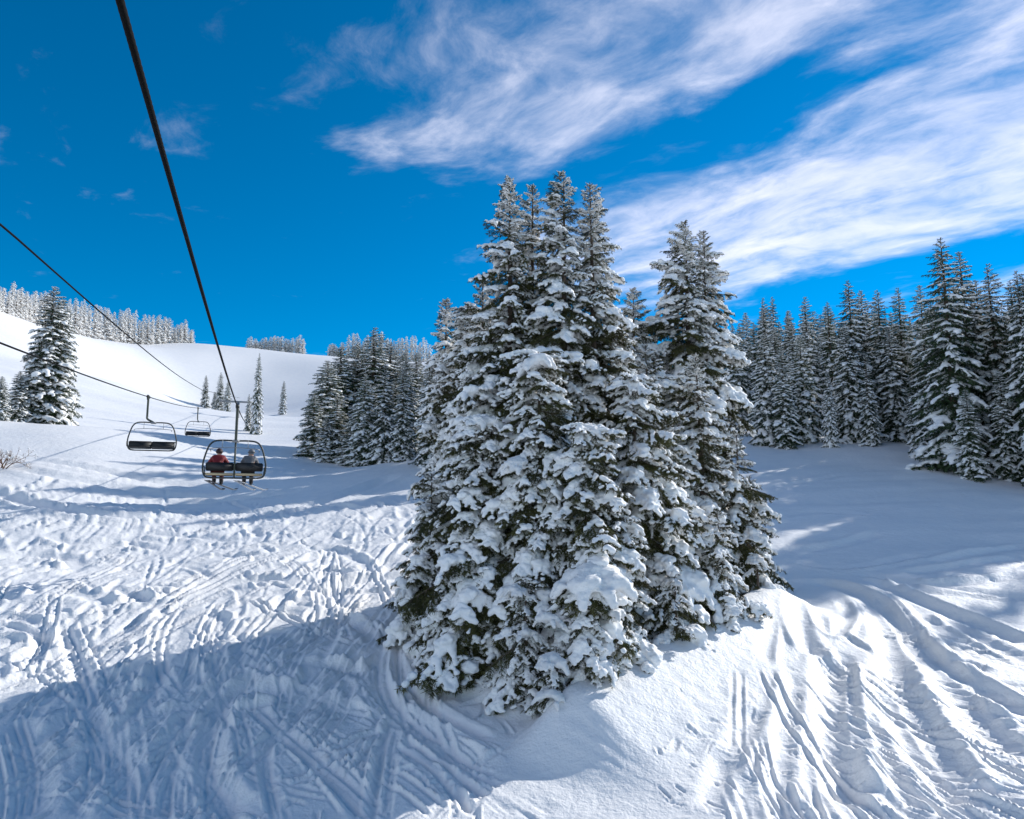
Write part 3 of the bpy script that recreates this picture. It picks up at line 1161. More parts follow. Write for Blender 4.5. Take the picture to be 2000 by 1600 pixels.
def far_tree_meshes(seed, slim, n=190, H=14.0, sn=1.0):
    rg = np.random.RandomState(seed)
    R0 = slim * H
    nv, nf, nmi, sv, sf = [], [], [], [], []
    a, b = 0, 0
    az = 0.0
    for k in range(n):
        fr = max(((k + rg.rand()) / n) ** 1.1, 0.008)
        z = H * (1 - fr * 0.97)
        ln, pt = bough_pose(rg, fr, R0, H)
        if z < 0.4 * ln:
            pt = max(pt, R(-10))
        az += 2.39996 + rg.uniform(-0.4, 0.4)
        v, f, mi, s_v, s_f = FARLIB[rg.randint(len(FARLIB))]
        M = (Matrix.Rotation(az, 3, 'Z') @ Matrix.Rotation(-pt, 3, 'Y')
             @ Matrix.Rotation(rg.uniform(-.25, .25), 3, 'X') @ Matrix.Diagonal((ln, ln * rg.uniform(.9, 1.3), ln)))
        M = np.array(M)
        o = np.array([0, 0, z])
        nv.append(v @ M.T + o); nf.append(f + a); nmi.append(mi); a += len(v)
        if rg.rand() < sn:
            sv.append(s_v @ M.T + o + [0, 0, 0.02]); sf.append(s_f + b); b += len(s_v)
    crown = mesh_np('crown', np.vstack(nv), np.vstack(nf), ['needles_far', 'bark'], False, np.concatenate(nmi))
    snow = mesh_np('snow_load', np.vstack(sv), np.vstack(sf), ['snow_soft'], True)
    return trunk_mesh(H, 0.22, 'far_trunk', 0.06, seed), crown, snow


FAR = [far_tree_meshes(501, 0.150, 195, sn=.85), far_tree_meshes(502, 0.175, 200, sn=.9), far_tree_meshes(503, 0.135, 185, sn=.8),
       far_tree_meshes(504, 0.195, 205, sn=.95), far_tree_meshes(505, 0.16, 195, sn=.75)]
_fr = np.random.RandomState(77)


def far_tree(px, py, d, label, group, var=None, wide=1.0, loc=None, H=None):
    if loc is None:
        top = at(px, py, d)
        x, y = top.x, top.y
        zb = h1(x, y) - 0.1
        H = top.z - zb
    else:
        x, y = loc
        zb = h1(x, y) - 0.1
    H = max(H, 1.2)
    k = _fr.randint(len(FAR)) if var is None else var
    e = empty('spruce_tree', (x, y, zb), label, 'tree', group)
    sc = H / 14.0
    wd_ = sc * wide * 1.02 * _fr.uniform(0.92, 1.1)
    e.rotation_euler = (0, 0, _fr.uniform(0, 6.28))
    e.scale = (wd_, wd_, sc)
    for nm, me in zip(('trunk', 'crown', 'snow_load'), FAR[k]):
        obj(nm, me, e)
    return e


RF = 'spruces of the right-hand forest'
right_front = [
    (1835, 465, 50.5, 1.25, 'tallest dark snowy spruce rising above the right-hand forest'),
    (1872, 492, 52.5, 1.15, 'tall snowy spruce touching the right side of the tallest one'),
    (1903, 548, 54.0, 1.1, 'snowy spruce between the tallest one and the next narrow spire'),
    (1930, 515, 51.5, 1.0, 'narrow-tipped snowy spruce second highest near the right edge'),
    (1970, 548, 52.0, 1.1, 'snowy spruce with pointed tip close to the right edge'),
    (1998, 590, 49.5, 1.2, 'snowy spruce cut by the right edge of the picture'),
    (1885, 760, 47.6, 1.3, 'low bushy spruce in front of the tallest one'),
    (1950, 720, 48.0, 1.3, 'low bushy spruce at the forest corner by the right edge'),
    (1840, 640, 52.0, 1.2, 'mid-height spruce left of the tallest one'),
    (1655, 548, 64.0, 1.1, 'pointed spruce highest in the middle of the forest line'),
    (1680, 568, 67.0, 1.0, 'brownish-tipped spruce just right of the middle high point'),
    (1712, 567, 65.0, 1.1, 'slim dark spruce right of the brownish-tipped one'),
    (1752, 562, 66.0, 1.1, 'narrow-tipped spruce halfway between middle and tallest trees'),
    (1795, 558, 63.0, 1.1, 'narrow-tipped spruce standing left of the tallest group'),
    (1572, 580, 72.0, 1.1, 'dark pointed spruce left of the middle high point'),
    (1615, 590, 71.0, 1.1, 'pale slim spruce between two darker pointed ones'),
    (1690, 690, 60.8, 1.2, 'heavily white-crusted spruce in the forest front row'),
    (1775, 735, 60.6, 1.2, 'shorter front-row spruce beside a dark gap'),
    (1615, 725, 60.4, 0.75, 'thin white sapling-like spruce in front of the dark forest'),
    (1525, 680, 61.5, 1.3, 'bushy front-row spruce behind the right edge of the clump'),
    (1492, 650, 64.0, 1.2, 'snowy spruce half hidden behind the right shoulder of the clump'),
    (1562, 655, 64.0, 1.2, 'front-row spruce with drooping snowy boughs left of the thin one'),
    (1735, 640, 63.5, 1.1, 'mid-height spruce right of the white-crusted one'),
    (1650, 640, 63.0, 1.1, 'mid-height spruce left of the white-crusted one'),
    (1490, 582, 86.0, 0.85, 'left of two thin spires sticking out of the distant forest line'),
    (1508, 580, 85.0, 0.85, 'right of two thin spires sticking out of the distant forest line'),
    (1538, 608, 82.0, 0.9, 'small brown-tipped spire in the distant forest line'),
]
for px, py, d, w, lab in right_front:
    far_tree(px, py, d, lab, RF, None, w)
for i in range(46):
    px = 1432 + (i * 12.9) % 590 + _fr.uniform(-5, 5)
    far_tree(px, _fr.uniform(600, 640), _fr.uniform(72, 105), 'snow-dusted spruce deep in the forest behind the front row', 'spruces deep in the right-hand forest', None, 1.15)
for i in range(14):
    far_tree(1800 + i * 16 + _fr.uniform(-6, 6), _fr.uniform(585, 630), 55 + (i * 5) % 14, 'snow-dusted spruce deep in the forest behind the tallest one', 'spruces deep in the right-hand forest', None, 1.2)
# the forest goes on to the right of the picture and shades the flat
for i in range(34):
    y = 44.5 + 2.4 * (i % 6) + _fr.uniform(-1, 1)
    x = 0.735 * y + 1.6 + 3.8 * (i // 6) + _fr.uniform(-1.2, 1.2)
    far_tree(0, 0, 0, 'snowy spruce of the forest beyond the right edge', 'spruces beyond the right edge', None, 1.15, (x, y), _fr.uniform(13, 17))
for x, y, H in ((33.2, 47.2, 14), (32.4, 44.6, 14.5), (34.2, 45.2, 15), (32.0, 42.6, 14), (34.6, 48.5, 14)):
    far_tree(0, 0, 0, 'snowy spruce of the forest beyond the right edge', 'spruces beyond the right edge', None, 1.0, (x, y), H)
# the grove goes on behind the clump; its shade lies across the trough on the left
for x, y, H in ((-8.6, 58, 7.5), (-6.0, 54, 7.5), (-4.0, 57, 11.5), (-2.0, 54, 12.0), (0.5, 52, 12), (2.0, 57, 12.5), (-0.5, 60, 13), (4.5, 55, 11.5), (5.5, 51, 10.5), (-10.5, 60.5, 8.3), (-7.0, 61.5, 8.8), (-9.3, 64.5, 9.2), (-12.5, 62.5, 8.0), (-2.8, 50.5, 11), (-2.0, 67, 13.5), (1.5, 66, 14), (-0.5, 71, 14), (4.0, 63, 12)):
    if x < -5:
        far_tree(0, 0, 0, 'low spruce in the gap between the grove and the clump', 'low spruces between grove and clump', None, 1.3, (x, y), H)
    else:
        far_tree(0, 0, 0, 'snowy spruce of the grove standing hidden behind the clump', 'spruces behind the clump', None, 1.3, (x, y), H)

LG = 'spruces of the left-hand grove'
left_grove = [
    (733, 640, 76.0, 1.1, 'highest white-tipped spruce of the grove left of the clump'),
    (700, 672, 78.0, 1.1, 'spruce just left of the highest one in the grove'),
    (668, 678, 75.0, 1.1, 'spruce with frosted top at the left of the grove'),
    (640, 705, 71.0, 1.2, 'bushy spruce on the left outline of the grove'),
    (614, 768, 67.5, 1.3, 'lowest bushy spruce at the left end of the grove'),
    (762, 668, 79.0, 1.1, 'spruce just right of the highest one in the grove'),
    (790, 690, 78.0, 1.1, 'spruce at the right of the grove beside the clump'),
    (815, 690, 83.0, 1.1, 'rearmost spruce of the grove against the clump edge'),
    (660, 770, 66.0, 1.3, 'front spruce with forked dark stem at the grove foot'),
    (722, 750, 65.5, 1.3, 'front spruce with long hanging snowy boughs in mid grove'),
    (772, 745, 67.5, 1.2, 'front spruce at the right foot of the grove'),
    (695, 800, 64.0, 1.3, 'low snow-laden spruce at the front centre of the grove'),
    (752, 815, 63.5, 1.3, 'low spruce at the front right of the grove'),
    (640, 815, 65.5, 1.2, 'low spruce at the front left of the grove'),
]
for px, py, d, w, lab in left_grove:
    far_tree(px, py, d, lab, LG, (1, 3, 4)[_fr.randint(3)], w * 1.75)
for px, py, d, w, lab in [
        (108, 560, 66.0, 1.05, 'tall snowy spruce with crooked double tip by the left edge'),
        (124, 585, 67.0, 1.0, 'second tip of the double spruce by the left edge'),
        (70, 690, 65.0, 1.3, 'bushy spruce at the foot of the tall left-edge one'),
        (40, 725, 63.5, 1.2, 'lower snowy spruce left of the tall left-edge one'),
        (5, 735, 60.5, 1.3, 'snowy spruce cut by the left edge of the picture')]:
    far_tree(px, py, d, lab, 'spruces at the left edge', (1, 3)[_fr.randint(2)], w * 1.3)
for px, py, d, w, lab in [
        (403, 733, 212, 1.1, 'small pale spruce on the far slope left of a dark pair'),
        (432, 727, 152, 1.0, 'taller of the dark spruces on the far slope under the cable'),
        (446, 745, 150, 1.0, 'shorter dark spruce right beside the taller one on the far slope'),
        (420, 765, 151, 1.1, 'low dark spruce left of the taller one on the far slope'),
        (507, 690, 106, 0.62, 'very narrow tall snowy spruce behind the occupied chair'),
        (487, 770, 108, 1.0, 'low spruce left of the very narrow tall one'),
        (555, 744, 173, 0.8, 'lone small spruce on the open far slope')]:
    far_tree(px, py, d, lab, 'scattered spruces on the far slope', None, w)

# ------------------------------------------------------------------ rime-white stands on the skyline


def rime_meshes(seed, n=70, H=10.0):
    rg = np.random.RandomState(seed)
    nv, nf, nmi, sv, sf = [], [], [], [], []
    a = b = 0
    az = 0.0
    for k in range(n):
        fr = max((k + rg.rand()) / n, 0.01)
        z = H * (1 - fr * 0.97)
        ln = (0.13 * H * (fr + 0.05) ** 0.36) * rg.uniform(0.7, 1.2)
        az += 2.39996 + rg.uniform(-0.4, 0.4)
        v, f, mi, s_v, s_f = FARLIB[rg.randint(len(FARLIB))]
        M = np.array(Matrix.Rotation(az, 3, 'Z') @ Matrix.Rotation(R(rg.uniform(5, 45)), 3, 'Y') @ Matrix.Diagonal((ln, ln * 1.3, ln * 1.2)))
        o = np.array([0, 0, z])
        keep = rg.rand(len(f)) < 0.45
        nv.append(v @ M.T + o); nf.append(f[keep] + a); nmi.append(mi[keep] * 0); a += len(v)
        sv.append(s_v @ M.T + o); sf.append(s_f + b); b += len(s_v)
    return (trunk_mesh(H, 0.16, 'rime_trunk', 0.05, seed),
            mesh_np('rime_crown', np.vstack(nv), np.vstack(nf), ['needles_rime'], False),
            mesh_np('rime_snow', np.vstack(sv), np.vstack(sf), ['snow_soft'], True))


RIME = [rime_meshes(801), rime_meshes(802), rime_meshes(803)]


def stand(tops, depth0, depth1, label, group, wpx, seed):
    """tops: the stand's top line in pixels; the trees grow along the crest behind it"""
    rg = np.random.RandomState(seed)
    p0, p1 = tops[0][0], tops[-1][0]
    xs = [t[0] for t in tops]; ys = [t[1] for t in tops]
    for row in range(2):
        px = p0 + row * wpx * 0.5
        while px <= p1:
            k = (px - p0) / max(1, p1 - p0)
            d = depth0 + (depth1 - depth0) * k + row * 2.0 + rg.uniform(-1.0, 1.0)
            py = np.interp(px, xs, ys) + rg.choice([-4, 0, 2, 9]) + 5 * math.sin(px * 0.11 + seed) + rg.uniform(-4, 4) - row * 2.0
            t = at(px, py, d)
            zb = h1(t.x, t.y) - 0.2
            H = max(t.z - zb, 2.0)
            e = empty('frosted_spruce', (t.x, t.y, zb), label, 'tree', group)
            w = 2.1 * wpx * d / F / 2.6 * rg.uniform(0.8, 1.3)
            e.scale = (w, w, H / 10.0)
            e.rotation_euler = (0, 0, rg.uniform(0, 6.28))
            for nm, me in zip(('trunk', 'crown', 'snow_load'), RIME[rg.randint(3)]):
                obj(nm, me, e)
            px += wpx * rg.uniform(0.7, 1.25)


stand([(-30, 553), (0, 558), (50, 568), (100, 580), (128, 592)], 184, 226, 'rime-white spruce in the skyline stand at the far left', 'frosted stand at the far left', 10, 1)
stand([(132, 592), (165, 588), (200, 600), (225, 605), (300, 615), (340, 628), (370, 640), (384, 650)], 232, 302, 'rime-white spruce in the long skyline stand right of the tall left-edge spruce', 'long frosted stand on the skyline', 10, 2)
stand([(485, 658), (500, 658), (512, 667), (530, 666), (540, 660), (585, 661), (603, 670)], 332, 349, 'rime-white spruce in the small skyline island above the occupied chair', 'small frosted stand on the skyline', 9, 3)
stand([(645, 668), (690, 658), (760, 658), (800, 660), (840, 662)], 352, 371, 'rime-white spruce on the skyline behind the left-hand grove', 'frosted stand behind the grove', 10, 4)

# ------------------------------------------------------------------ the chairlift
G1 = at(464, 795, 28.0)            # grip of the occupied chair
pA = at(262, 100, 3.9)
# the up-going rope: straight in plan, sagging in height
dirx = (G1.x - pA.x) / (28.0 - 3.9)
x0 = pA.x - dirx * 3.9
TWR = 122.0
zt = at(470, 788, TWR).z
_cz = np.polyfit([3.9, 28.0, TWR], [pA.z, G1.z, zt], 2)


def rope_up(d):
    return np.array([x0 + dirx * d, d, np.polyval(_cz, d)])


G2 = at(290, 776, 37.0)
G3 = at(387, 797, 70.0)
pD = at(0, 663, 15.4)
dirx2 = (G3.x - G2.x) / 33.0
_cz2 = np.polyfit([15.4, 37.0, 70.0, TWR], [pD.z, G2.z, G3.z, zt], 2, w=[1, 3, 3, 1])


def rope_down(d):
    xx = G2.x + dirx2 * (d - 37.0)
    if d < 37:
        xx = G2.x + (G2.x - pD.x) / (37 - 15.4) * (d - 37.0)
    return np.array([xx, d, np.polyval(_cz2, d)])


def strand_rope(fn, d0, d1, rad, name, label, group, near0=None, near1=None):
    ds = [d0]
    while ds[-1] < d1:
        d = ds[-1]
        fine = near0 is not None and near0 <= d <= near1
        ds.append(d + (0.02 if fine else 1.5 if d > 20 or d < -3 else 0.4))
    n = 18
    V = []
    ph = 0.0
    prev = None
    for d in ds:
        p = np.array(fn(d)); q = np.array(fn(d + 0.01))
        t = (q - p) / np.linalg.norm(q - p)
        a = np.cross(t, [0, 0, 1.0]); a /= np.linalg.norm(a)
        b = np.cross(a, t)
        if prev is not None:
            ph += np.linalg.norm(p - prev) * 2 * np.pi / 0.42
        prev = p
        th = np.arange(n) * 2 * np.pi / n
        r = rad * (0.90 + 0.13 * np.cos(6 * th - ph * 6 / 6 * 1.0))
        r = rad * (0.92 + 0.13 * np.abs(np.cos(3 * (th - ph))))
        V.append(p + r[:, None] * (np.cos(th)[:, None] * a + np.sin(th)[:, None] * b))
    idx = np.arange(n)
    f = np.vstack([np.stack([i * n + idx, i * n + (idx + 1) % n, (i + 1) * n + (idx + 1) % n, (i + 1) * n + idx], 1) for i in range(len(ds) - 1)])
    o = obj(name, mesh_np(name, np.vstack(V), f, ['rope_steel']))
    return tag(o, label, 'cable', group)


strand_rope(rope_up, -25.0, TWR, 0.021, 'haul_rope', 'thick twisted steel haul rope running overhead to the occupied chair', 'haul ropes', 2.2, 7.0)
strand_rope(rope_down, 2.0, TWR, 0.021, 'haul_rope', 'steel haul rope on the left carrying the two empty chairs', 'haul ropes')
C1, C2 = at(0, 437, 8.6), at(395, 762, 43.0)


def comm_line(d):
    k = (d - 8.6) / (43.0 - 8.6)
    x = C1.x + (C2.x - C1.x) * k
    z = C1.z + (C2.z - C1.z) * k - 0.22 * math.sin(math.pi * min(max(k, 0), 1))
    if d > 43:
        e = np.array([x0 + dirx * TWR - 2.4, TWR, zt + 0.9])
        k = (d - 43) / (TWR - 43)
        return np.array([C2.x, C2.y, C2.z]) * (1 - k) + e * k
    return np.array([x, d, z])


pts = [comm_line(d) for d in np.concatenate([np.linspace(-6, 43, 30), np.linspace(46, TWR, 12)])]
o = obj('communication_cable', MB().tube(pts, 0.014, 8).mesh('communication_cable', 'rope_steel'))
tag(o, 'thin dark cable strung above the left haul rope', 'cable')


def smooth_loop(pts, per=6):
    p = np.array(pts, float)
    return spline(p, 0.06)


def lift_chair(loc, yaw, kink, label, post=True):
    """four-seat chair hanging from its grip at the origin; the riders face +Y"""
    e = empty('lift_chair', loc, label, 'chairlift', 'chairs hanging on the lift')
    e.rotation_euler = (0, 0, yaw)
    k = kink
    obj('grip', MB().box((0, 0, 0), (0.13, 0.5, 0.15), 0.03).box((0, 0.16, -0.1), (0.09, 0.12, 0.16), 0.02).mesh('grip', 'steel_dark'), e)
    hp = [(0, 0, -0.02), (0, 0, -0.95), (0.02 * np.sign(k) if k else 0, 0, -1.12), (k * 0.6, 0, -1.22), (k, 0, -1.28)] if k else [(0, 0, -0.02), (0, 0, -0.6), (0, 0, -1.3)]
    obj('hanger', MB().tube(smooth_loop(hp), 0.05, 10).mesh('hanger', 'steel_green'), e)
    loop = [(0, -1.30), (.45, -1.29), (.74, -1.33), (.92, -1.50), (1.04, -1.85), (1.11, -2.2), (1.09, -2.5), (1.0, -2.66), (.8, -2.70)]
    right = smooth_loop([(x + k, 0, z) for x, z in loop])
    left = smooth_loop([(-x + k, 0, z) for x, z in loop])
    fr = MB().tube(right, 0.032, 8).tube(left, 0.032, 8).tube([(-.8 + k, 0, -2.70), (.8 + k, 0, -2.70)], 0.03, 8)
    obj('frame', fr.mesh('frame', 'steel_dark'), e)
    if post:
        obj('centre_post', MB().tube([(k, 0, -1.3), (k, -0.01, -2.0), (k, 0, -2.70)], 0.035, 8).mesh('centre_post', 'steel_green'), e)
    obj('bail_clamp', MB().box((k, 0, -1.31), (0.26, 0.14, 0.1), 0.02).mesh('bail_clamp', 'steel_grey'), e)
    rx = Matrix.Rotation(R(8), 4, 'X')
    for sx in (-1, 1):
        obj('backrest', MB().box((k + sx * .52, 0.02, -2.28 if post else -2.44), (0.99 if post else 1.06, 0.07, 0.32 if post else 0.40), 0.03, rx).mesh('backrest', 'vinyl_black'), e)
        obj('seat', MB().box((k + sx * .52, 0.30, -2.56), (0.99, 0.50, 0.09), 0.035, Matrix.Rotation(R(5), 4, 'X')).mesh('seat', 'vinyl_black'), e)
        obj('seat_slat', MB().box((k + sx * .52, -0.01, -2.56), (0.98, 0.03, 0.09), 0.01).mesh('seat_slat', 'seat_slat'), e)
        obj('armrest', MB().tube(smooth_loop([(k + sx * 1.09, 0, -2.3), (k + sx * 1.07, .35, -2.28), (k + sx * 1.07, .48, -2.4), (k + sx * 1.05, .5, -2.56)]), 0.022, 6).mesh('armrest', 'steel_dark'), e)
    bar = smooth_loop([(k - .85, -0.05, -1.72), (k - .8, -0.22, -1.62), (k, -0.26, -1.58), (k + .8, -0.22, -1.62), (k + .85, -0.05, -1.72)])
    sb = obj('safety_bar', MB().tube(bar, 0.016, 6).tube([(k - .45, -.25, -1.6), (k - .45, -.3, -1.3)], .012, 6).tube([(k + .45, -.25, -1.6), (k + .45, -.3, -1.3)], .012, 6).mesh('safety_bar', 'steel_grey'), e)
    return e


yaw1 = math.atan2(-dirx, 1.0)
g1 = rope_up(28.0)
chair1 = lift_chair(Vector(g1), yaw1, 0.0, 'occupied chairlift chair with two riders seen from behind')
chair2 = lift_chair(Vector(rope_down(37.0)), yaw1 + math.pi, -0.30, 'larger empty chairlift chair on the left rope', False)
chair3 = lift_chair(Vector(rope_down(70.0)), yaw1 + math.pi, -0.10, 'smaller empty chairlift chair farther up the left rope', False)

# tower far behind the trees
tx_ = 0.5 * (rope_up(TWR)[0] + rope_down(TWR)[0])
tz = h1(tx_, TWR)
tw = empty('lift_tower', (tx_, TWR, tz), 'small steel lift tower behind the dark trees under the ropes', 'tower')
hh = zt - tz
tw.rotation_euler = (0, 0, yaw1)
half = 0.5 * abs(rope_up(TWR)[0] - rope_down(TWR)[0])
obj('pole', MB().tube([(0, 0, -0.6), (0, 0, hh * .5), (0, 0, hh + 0.2)], [0.3, 0.26, 0.22], 12).mesh('pole', 'steel_grey'), tw)
obj('crossarm', MB().box((0, 0, hh + 0.25), (2 * half + 0.6, 0.28, 0.3), 0.03).mesh('crossarm', 'steel_grey'), tw)
lad = MB()
for sx in (-.16, .16):
    lad.tube([(sx, -.36, 0.2), (sx, -.36, hh)], 0.02, 5)
for i in range(int(hh / 0.35)):
    lad.tube([(-.16, -.36, .4 + i * .35), (.16, -.36, .4 + i * .35)], 0.014, 5)
obj('ladder', lad.mesh('ladder', 'steel_grey'), tw)
for sx in (-1, 1):
    for j in range(6):
        wv = MB()
        th = np.linspace(0, 2 * np.pi, 15)
        wv.tube([(-.04, 0, 0), (.04, 0, 0)], 0.2, 14)
        q = obj('sheave', wv.mesh('sheave', 'steel_dark'), tw, (sx * half, (j - 2.5) * 0.5, hh - 0.22))
    obj('sheave_beam', MB().box((sx * half, 0, hh - 0.05), (0.14, 3.0, 0.12), 0.02).mesh('sheave_beam', 'steel_grey'), tw)

# ------------------------------------------------------------------ riders


def skin_mesh(joints, edges, root, name, mat, sub=2):
    """joints: name -> (x, y, z, radius)"""
    keys = list(joints)
    me = bpy.data.meshes.new(name)
    me.from_pydata([joints[k][:3] for k in keys], [(keys.index(a), keys.index(b)) for a, b in edges], [])
    o = obj('tmp', me)
    md = o.modifiers.new('skin', 'SKIN')
    for i, k in enumerate(keys):
        r = joints[k][3]
        me.skin_vertices[0].data[i].radius = (r, r) if not isinstance(r, tuple) else r
        me.skin_vertices[0].data[i].use_root = (k == root)
    sd = o.modifiers.new('sub', 'SUBSURF')
    sd.levels = sd.render_levels = sub
    out = baked(o)
    out.name = name
    out.materials.clear()
    out.materials.append(MATS[mat])
    out.polygons.foreach_set('use_smooth', np.ones(len(out.polygons), bool))
    return out


def rider(seat_x, lean, jacket, trousers, helmet, label, headturn, armout):
    e = empty('person', (0, 0, 0), label, 'person', 'riders on the occupied chair')
    e.location = Vector(g1) + Matrix.Rotation(yaw1, 3, 'Z') @ Vector((seat_x, 0.24, -2.46))
    e.rotation_euler = (0, 0, yaw1)
    l = lean
    J = {'hip': (0, 0, .10, .15), 'waist': (l * .2, .03, .26, .145), 'chest': (l * .5, .09, .44, .165), 'neck': (l * .8, .17, .60, .065),
         'head': (l * 1.0, .22, .70, .085), 'crown': (l * 1.05, .23, .80, .075),
         'shL': (l * .6 - .18, .12, .53, .075), 'elL': (l * .5 - .27 - armout, .20, .30, .058), 'wrL': (l * .3 - .16 - armout * .5, .40, .20, .042), 'haL': (l * .3 - .13 - armout * .5, .47, .19, .045),
         'shR': (l * .6 + .18, .12, .53, .075), 'elR': (l * .5 + .27 + armout, .20, .30, .058), 'wrR': (l * .3 + .16 + armout * .5, .40, .20, .042), 'haR': (l * .3 + .13 + armout * .5, .47, .19, .045),
         'thL': (-.11, .08, .09, .10), 'knL': (-.14, .46, .08, .075), 'anL': (-.13, .50, -.33, .055), 'toL': (-.13, .64, -.40, .05),
         'thR': (.11, .08, .09, .10), 'knR': (.14, .46, .08, .075), 'anR': (.13, .50, -.33, .055), 'toR': (.13, .64, -.40, .05)}
    E = [('hip', 'waist'), ('waist', 'chest'), ('chest', 'neck'), ('neck', 'head'), ('head', 'crown'),
         ('chest', 'shL'), ('shL', 'elL'), ('elL', 'wrL'), ('wrL', 'haL'), ('chest', 'shR'), ('shR', 'elR'), ('elR', 'wrR'), ('wrR', 'haR'),
         ('hip', 'thL'), ('thL', 'knL'), ('knL', 'anL'), ('anL', 'toL'), ('hip', 'thR'), ('thR', 'knR'), ('knR', 'anR'), ('anR', 'toR')]
    obj('body', skin_mesh(J, E, 'hip', 'body', 'skin'), e)

    def grow(keys, k, add):
        return {q: (*J[q][:3], J[q][3] * k + add) for q in keys}

    jk = ['hip', 'waist', 'chest', 'shL', 'elL', 'wrL', 'shR', 'elR', 'wrR', 'neck']
    obj('jacket', skin_mesh(grow(jk, 1.12, .025), [x for x in E if x[0] in jk and x[1] in jk], 'chest', 'jacket', jacket), e)
    tk = ['hip', 'thL', 'knL', 'anL', 'thR', 'knR', 'anR']
    obj('trousers', skin_mesh(grow(tk, 1.08, .02), [x for x in E if x[0] in tk and x[1] in tk], 'hip', 'trousers', trousers), e)
    # helmet with a strap of goggles
    v0, f0 = ico(3)
    c = np.array([l * 1.03, .22, .775])
    v = v0 * [.125, .145, .13]
    v[:, 2] = np.maximum(v[:, 2], -0.075)
    hm = obj('helmet', mesh_np('helmet', v + c, f0, [helmet]), e)
    th = np.linspace(0, 2 * np.pi, 25)
    obj('goggle_strap', MB().tube(np.stack([np.cos(th) * .128, np.sin(th) * .148, np.zeros(25)], 1) + c, .014, 6, False).mesh('goggle_strap', 'goggle'), hm)
    obj('goggles', MB().box(tuple(c + [0, .135, -.02]), (.19, .06, .085), .025).mesh('goggles', 'goggle'), hm)
    for sd in ('L', 'R'):
        h = np.array(J['ha' + sd][:3])
        sx = -1 if sd == 'L' else 1
        gl = {'p0': (*J['wr' + sd][:3], .048), 'p1': (h[0], h[1], h[2], .05)}
        ge = [('p0', 'p1')]
        for fi in range(4):
            off = (fi - 1.5) * .026
            gl[f'a{fi}'] = (h[0] + off, h[1] + .05, h[2] - .005, .015)
            gl[f'b{fi}'] = (h[0] + off, h[1] + .085 - .006 * abs(fi - 1), h[2] - .03, .013)
            ge += [('p1', f'a{fi}'), (f'a{fi}', f'b{fi}')]
        gl['t0'] = (h[0] - sx * .05, h[1] + .02, h[2] - .01, .015)
        gl['t1'] = (h[0] - sx * .065, h[1] + .06, h[2] - .02, .013)
        ge += [('p1', 't0'), ('t0', 't1')]
        obj('glove', skin_mesh(gl, ge, 'p1', 'glove', 'glove_black', 1), e)
        a = np.array(J['an' + sd][:3])
        bt = MB()
        bt.tube([a + [0, -.02, .14], a + [0, 0, .02], a + [0, .01, -.06]], [.072, .075, .07], 10)
        bt.box(tuple(a + [0, .07, -.085]), (.115, .32, .10), .03)
        obj('boot', bt.mesh('boot', 'boot_black'), e)
        # the ski hanging from the boot
        sl = np.linspace(-.75, .95, 18)
        top = []
        for q in sl:
            wdt = .05 + .012 * (q / .9) ** 2
            up = .10 * max(0, (q - .75) / .2) ** 2
            top.append([(-wdt, q, up), (wdt, q, up), (wdt, q, up - .018), (-wdt, q, up - .018)])
        v = np.array(top).reshape(-1, 3)
        f = []
        for i in range(len(sl) - 1):
            for m_ in range(4):
                f.append([i * 4 + m_, i * 4 + (m_ + 1) % 4, (i + 1) * 4 + (m_ + 1) % 4, (i + 1) * 4 + m_])
        f += [[0, 1, 2, 3], [(len(sl) - 1) * 4 + m_ for m_ in (3, 2, 1, 0)]]
        sk = obj('ski', mesh_np('ski', v, f, ['ski_dark' if 'red' in jacket else 'ski_grey'], False))
        pl = a + np.array([0, .07, -.145])
        sk.location = e.location + Matrix.Rotation(yaw1, 3, 'Z') @ Vector(pl)
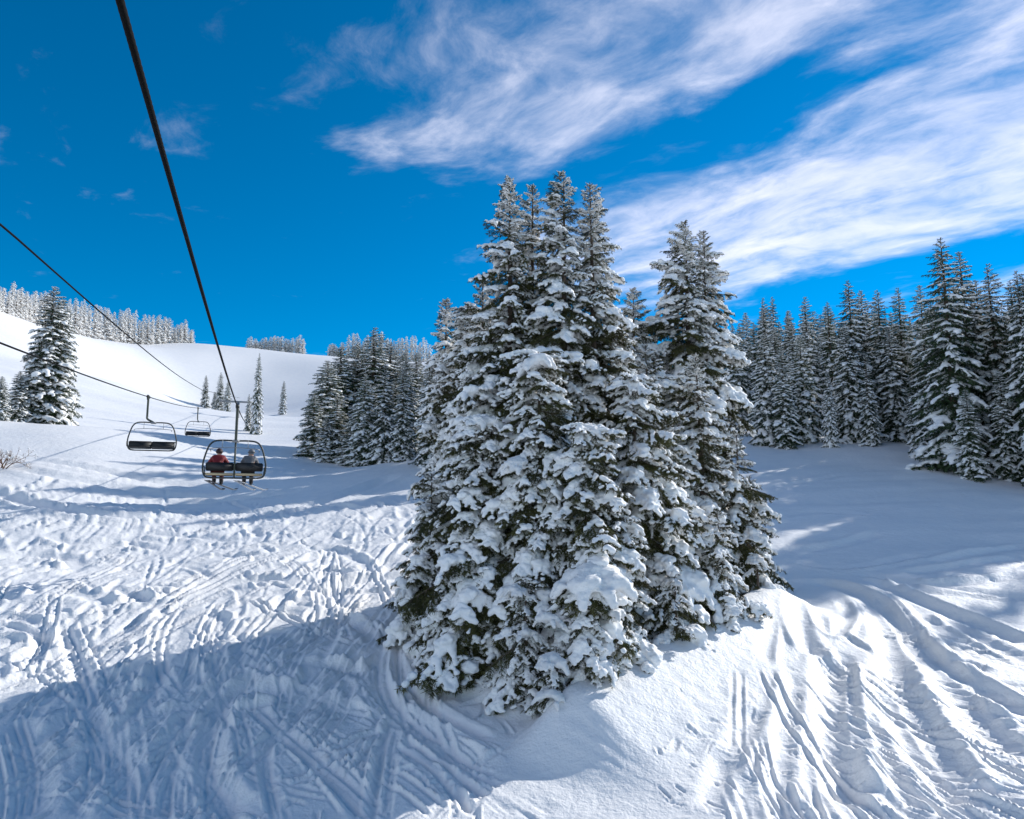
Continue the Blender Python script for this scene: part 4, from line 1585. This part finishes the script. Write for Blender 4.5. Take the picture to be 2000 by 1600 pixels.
        sk.rotation_euler = (R(-12), R(4 if sd == 'L' else -3), yaw1 + R(-10 if sd == 'R' else 4) + headturn)
        who = 'red-jacketed' if 'red' in jacket else 'grey-jacketed'
        tag(sk, ('dark ski hanging from the ' if 'red' in jacket else 'grey ski hanging from the ') + ('left' if sd == 'L' else 'right') + ' boot of the ' + who + ' rider', 'ski', 'skis of the riders')
    return e


rider(-0.60, 0.02, 'jacket_red', 'trousers_maroon', 'helmet_dark', 'hunched rider in red jacket and maroon trousers on the chair', R(-25), .07)
rider(0.48, 0.10, 'jacket_white', 'trousers_dark', 'helmet_grey', 'rider in grey jacket and dark trousers on the chair', R(-30), .02)

# ------------------------------------------------------------------ bare shrub by the left edge


def shrub(px, py, d, label, seed, size):
    rg = np.random.RandomState(seed)
    p = at(px, py, d)
    e = empty('bare_shrub', (p.x, p.y, h1(p.x, p.y)), label, 'shrub')
    mb = MB(); sn = []

    def grow(b, dr, ln, r, lv):
        pts = [b]
        dd = np.array(dr)
        for _ in range(4):
            dd = dd + rg.normal(0, .18, 3); dd /= np.linalg.norm(dd)
            pts.append(pts[-1] + dd * ln / 4)
        mb.tube(pts, np.linspace(r, r * .5, 5), 5 if lv < 2 else 3, False)
        if lv >= 1 and rg.rand() < .16:
            sn.append((pts[3] + np.array([0, 0, .02]), rg.uniform(.04, .10), rg.uniform(.03, .06)))
        if lv < 3:
            for _ in range(4):
                q = dd + rg.normal(0, .55, 3); q[2] += .15
                grow(pts[rg.randint(2, 5)], q / np.linalg.norm(q), ln * .62, r * .55, lv + 1)

    for k in range(9):
        a = rg.uniform(0, 6.28)
        dr = np.array([math.cos(a) * .7, math.sin(a) * .7, .75])
        grow(np.array([math.cos(a) * .1, math.sin(a) * .1, -.1]), dr / np.linalg.norm(dr), size * rg.uniform(.7, 1.1), .034, 0)
    obj('stems', mb.mesh('stems', 'twig'), e)
    q = obj('snow_load', lumps_mesh('shrub_snow', sn, .03, 0, 1), e)
    q['kind'] = 'stuff'


shrub(2, 945, 43.0, 'bare brown shrub sticking out of the snow at the left edge', 3, 0.95)
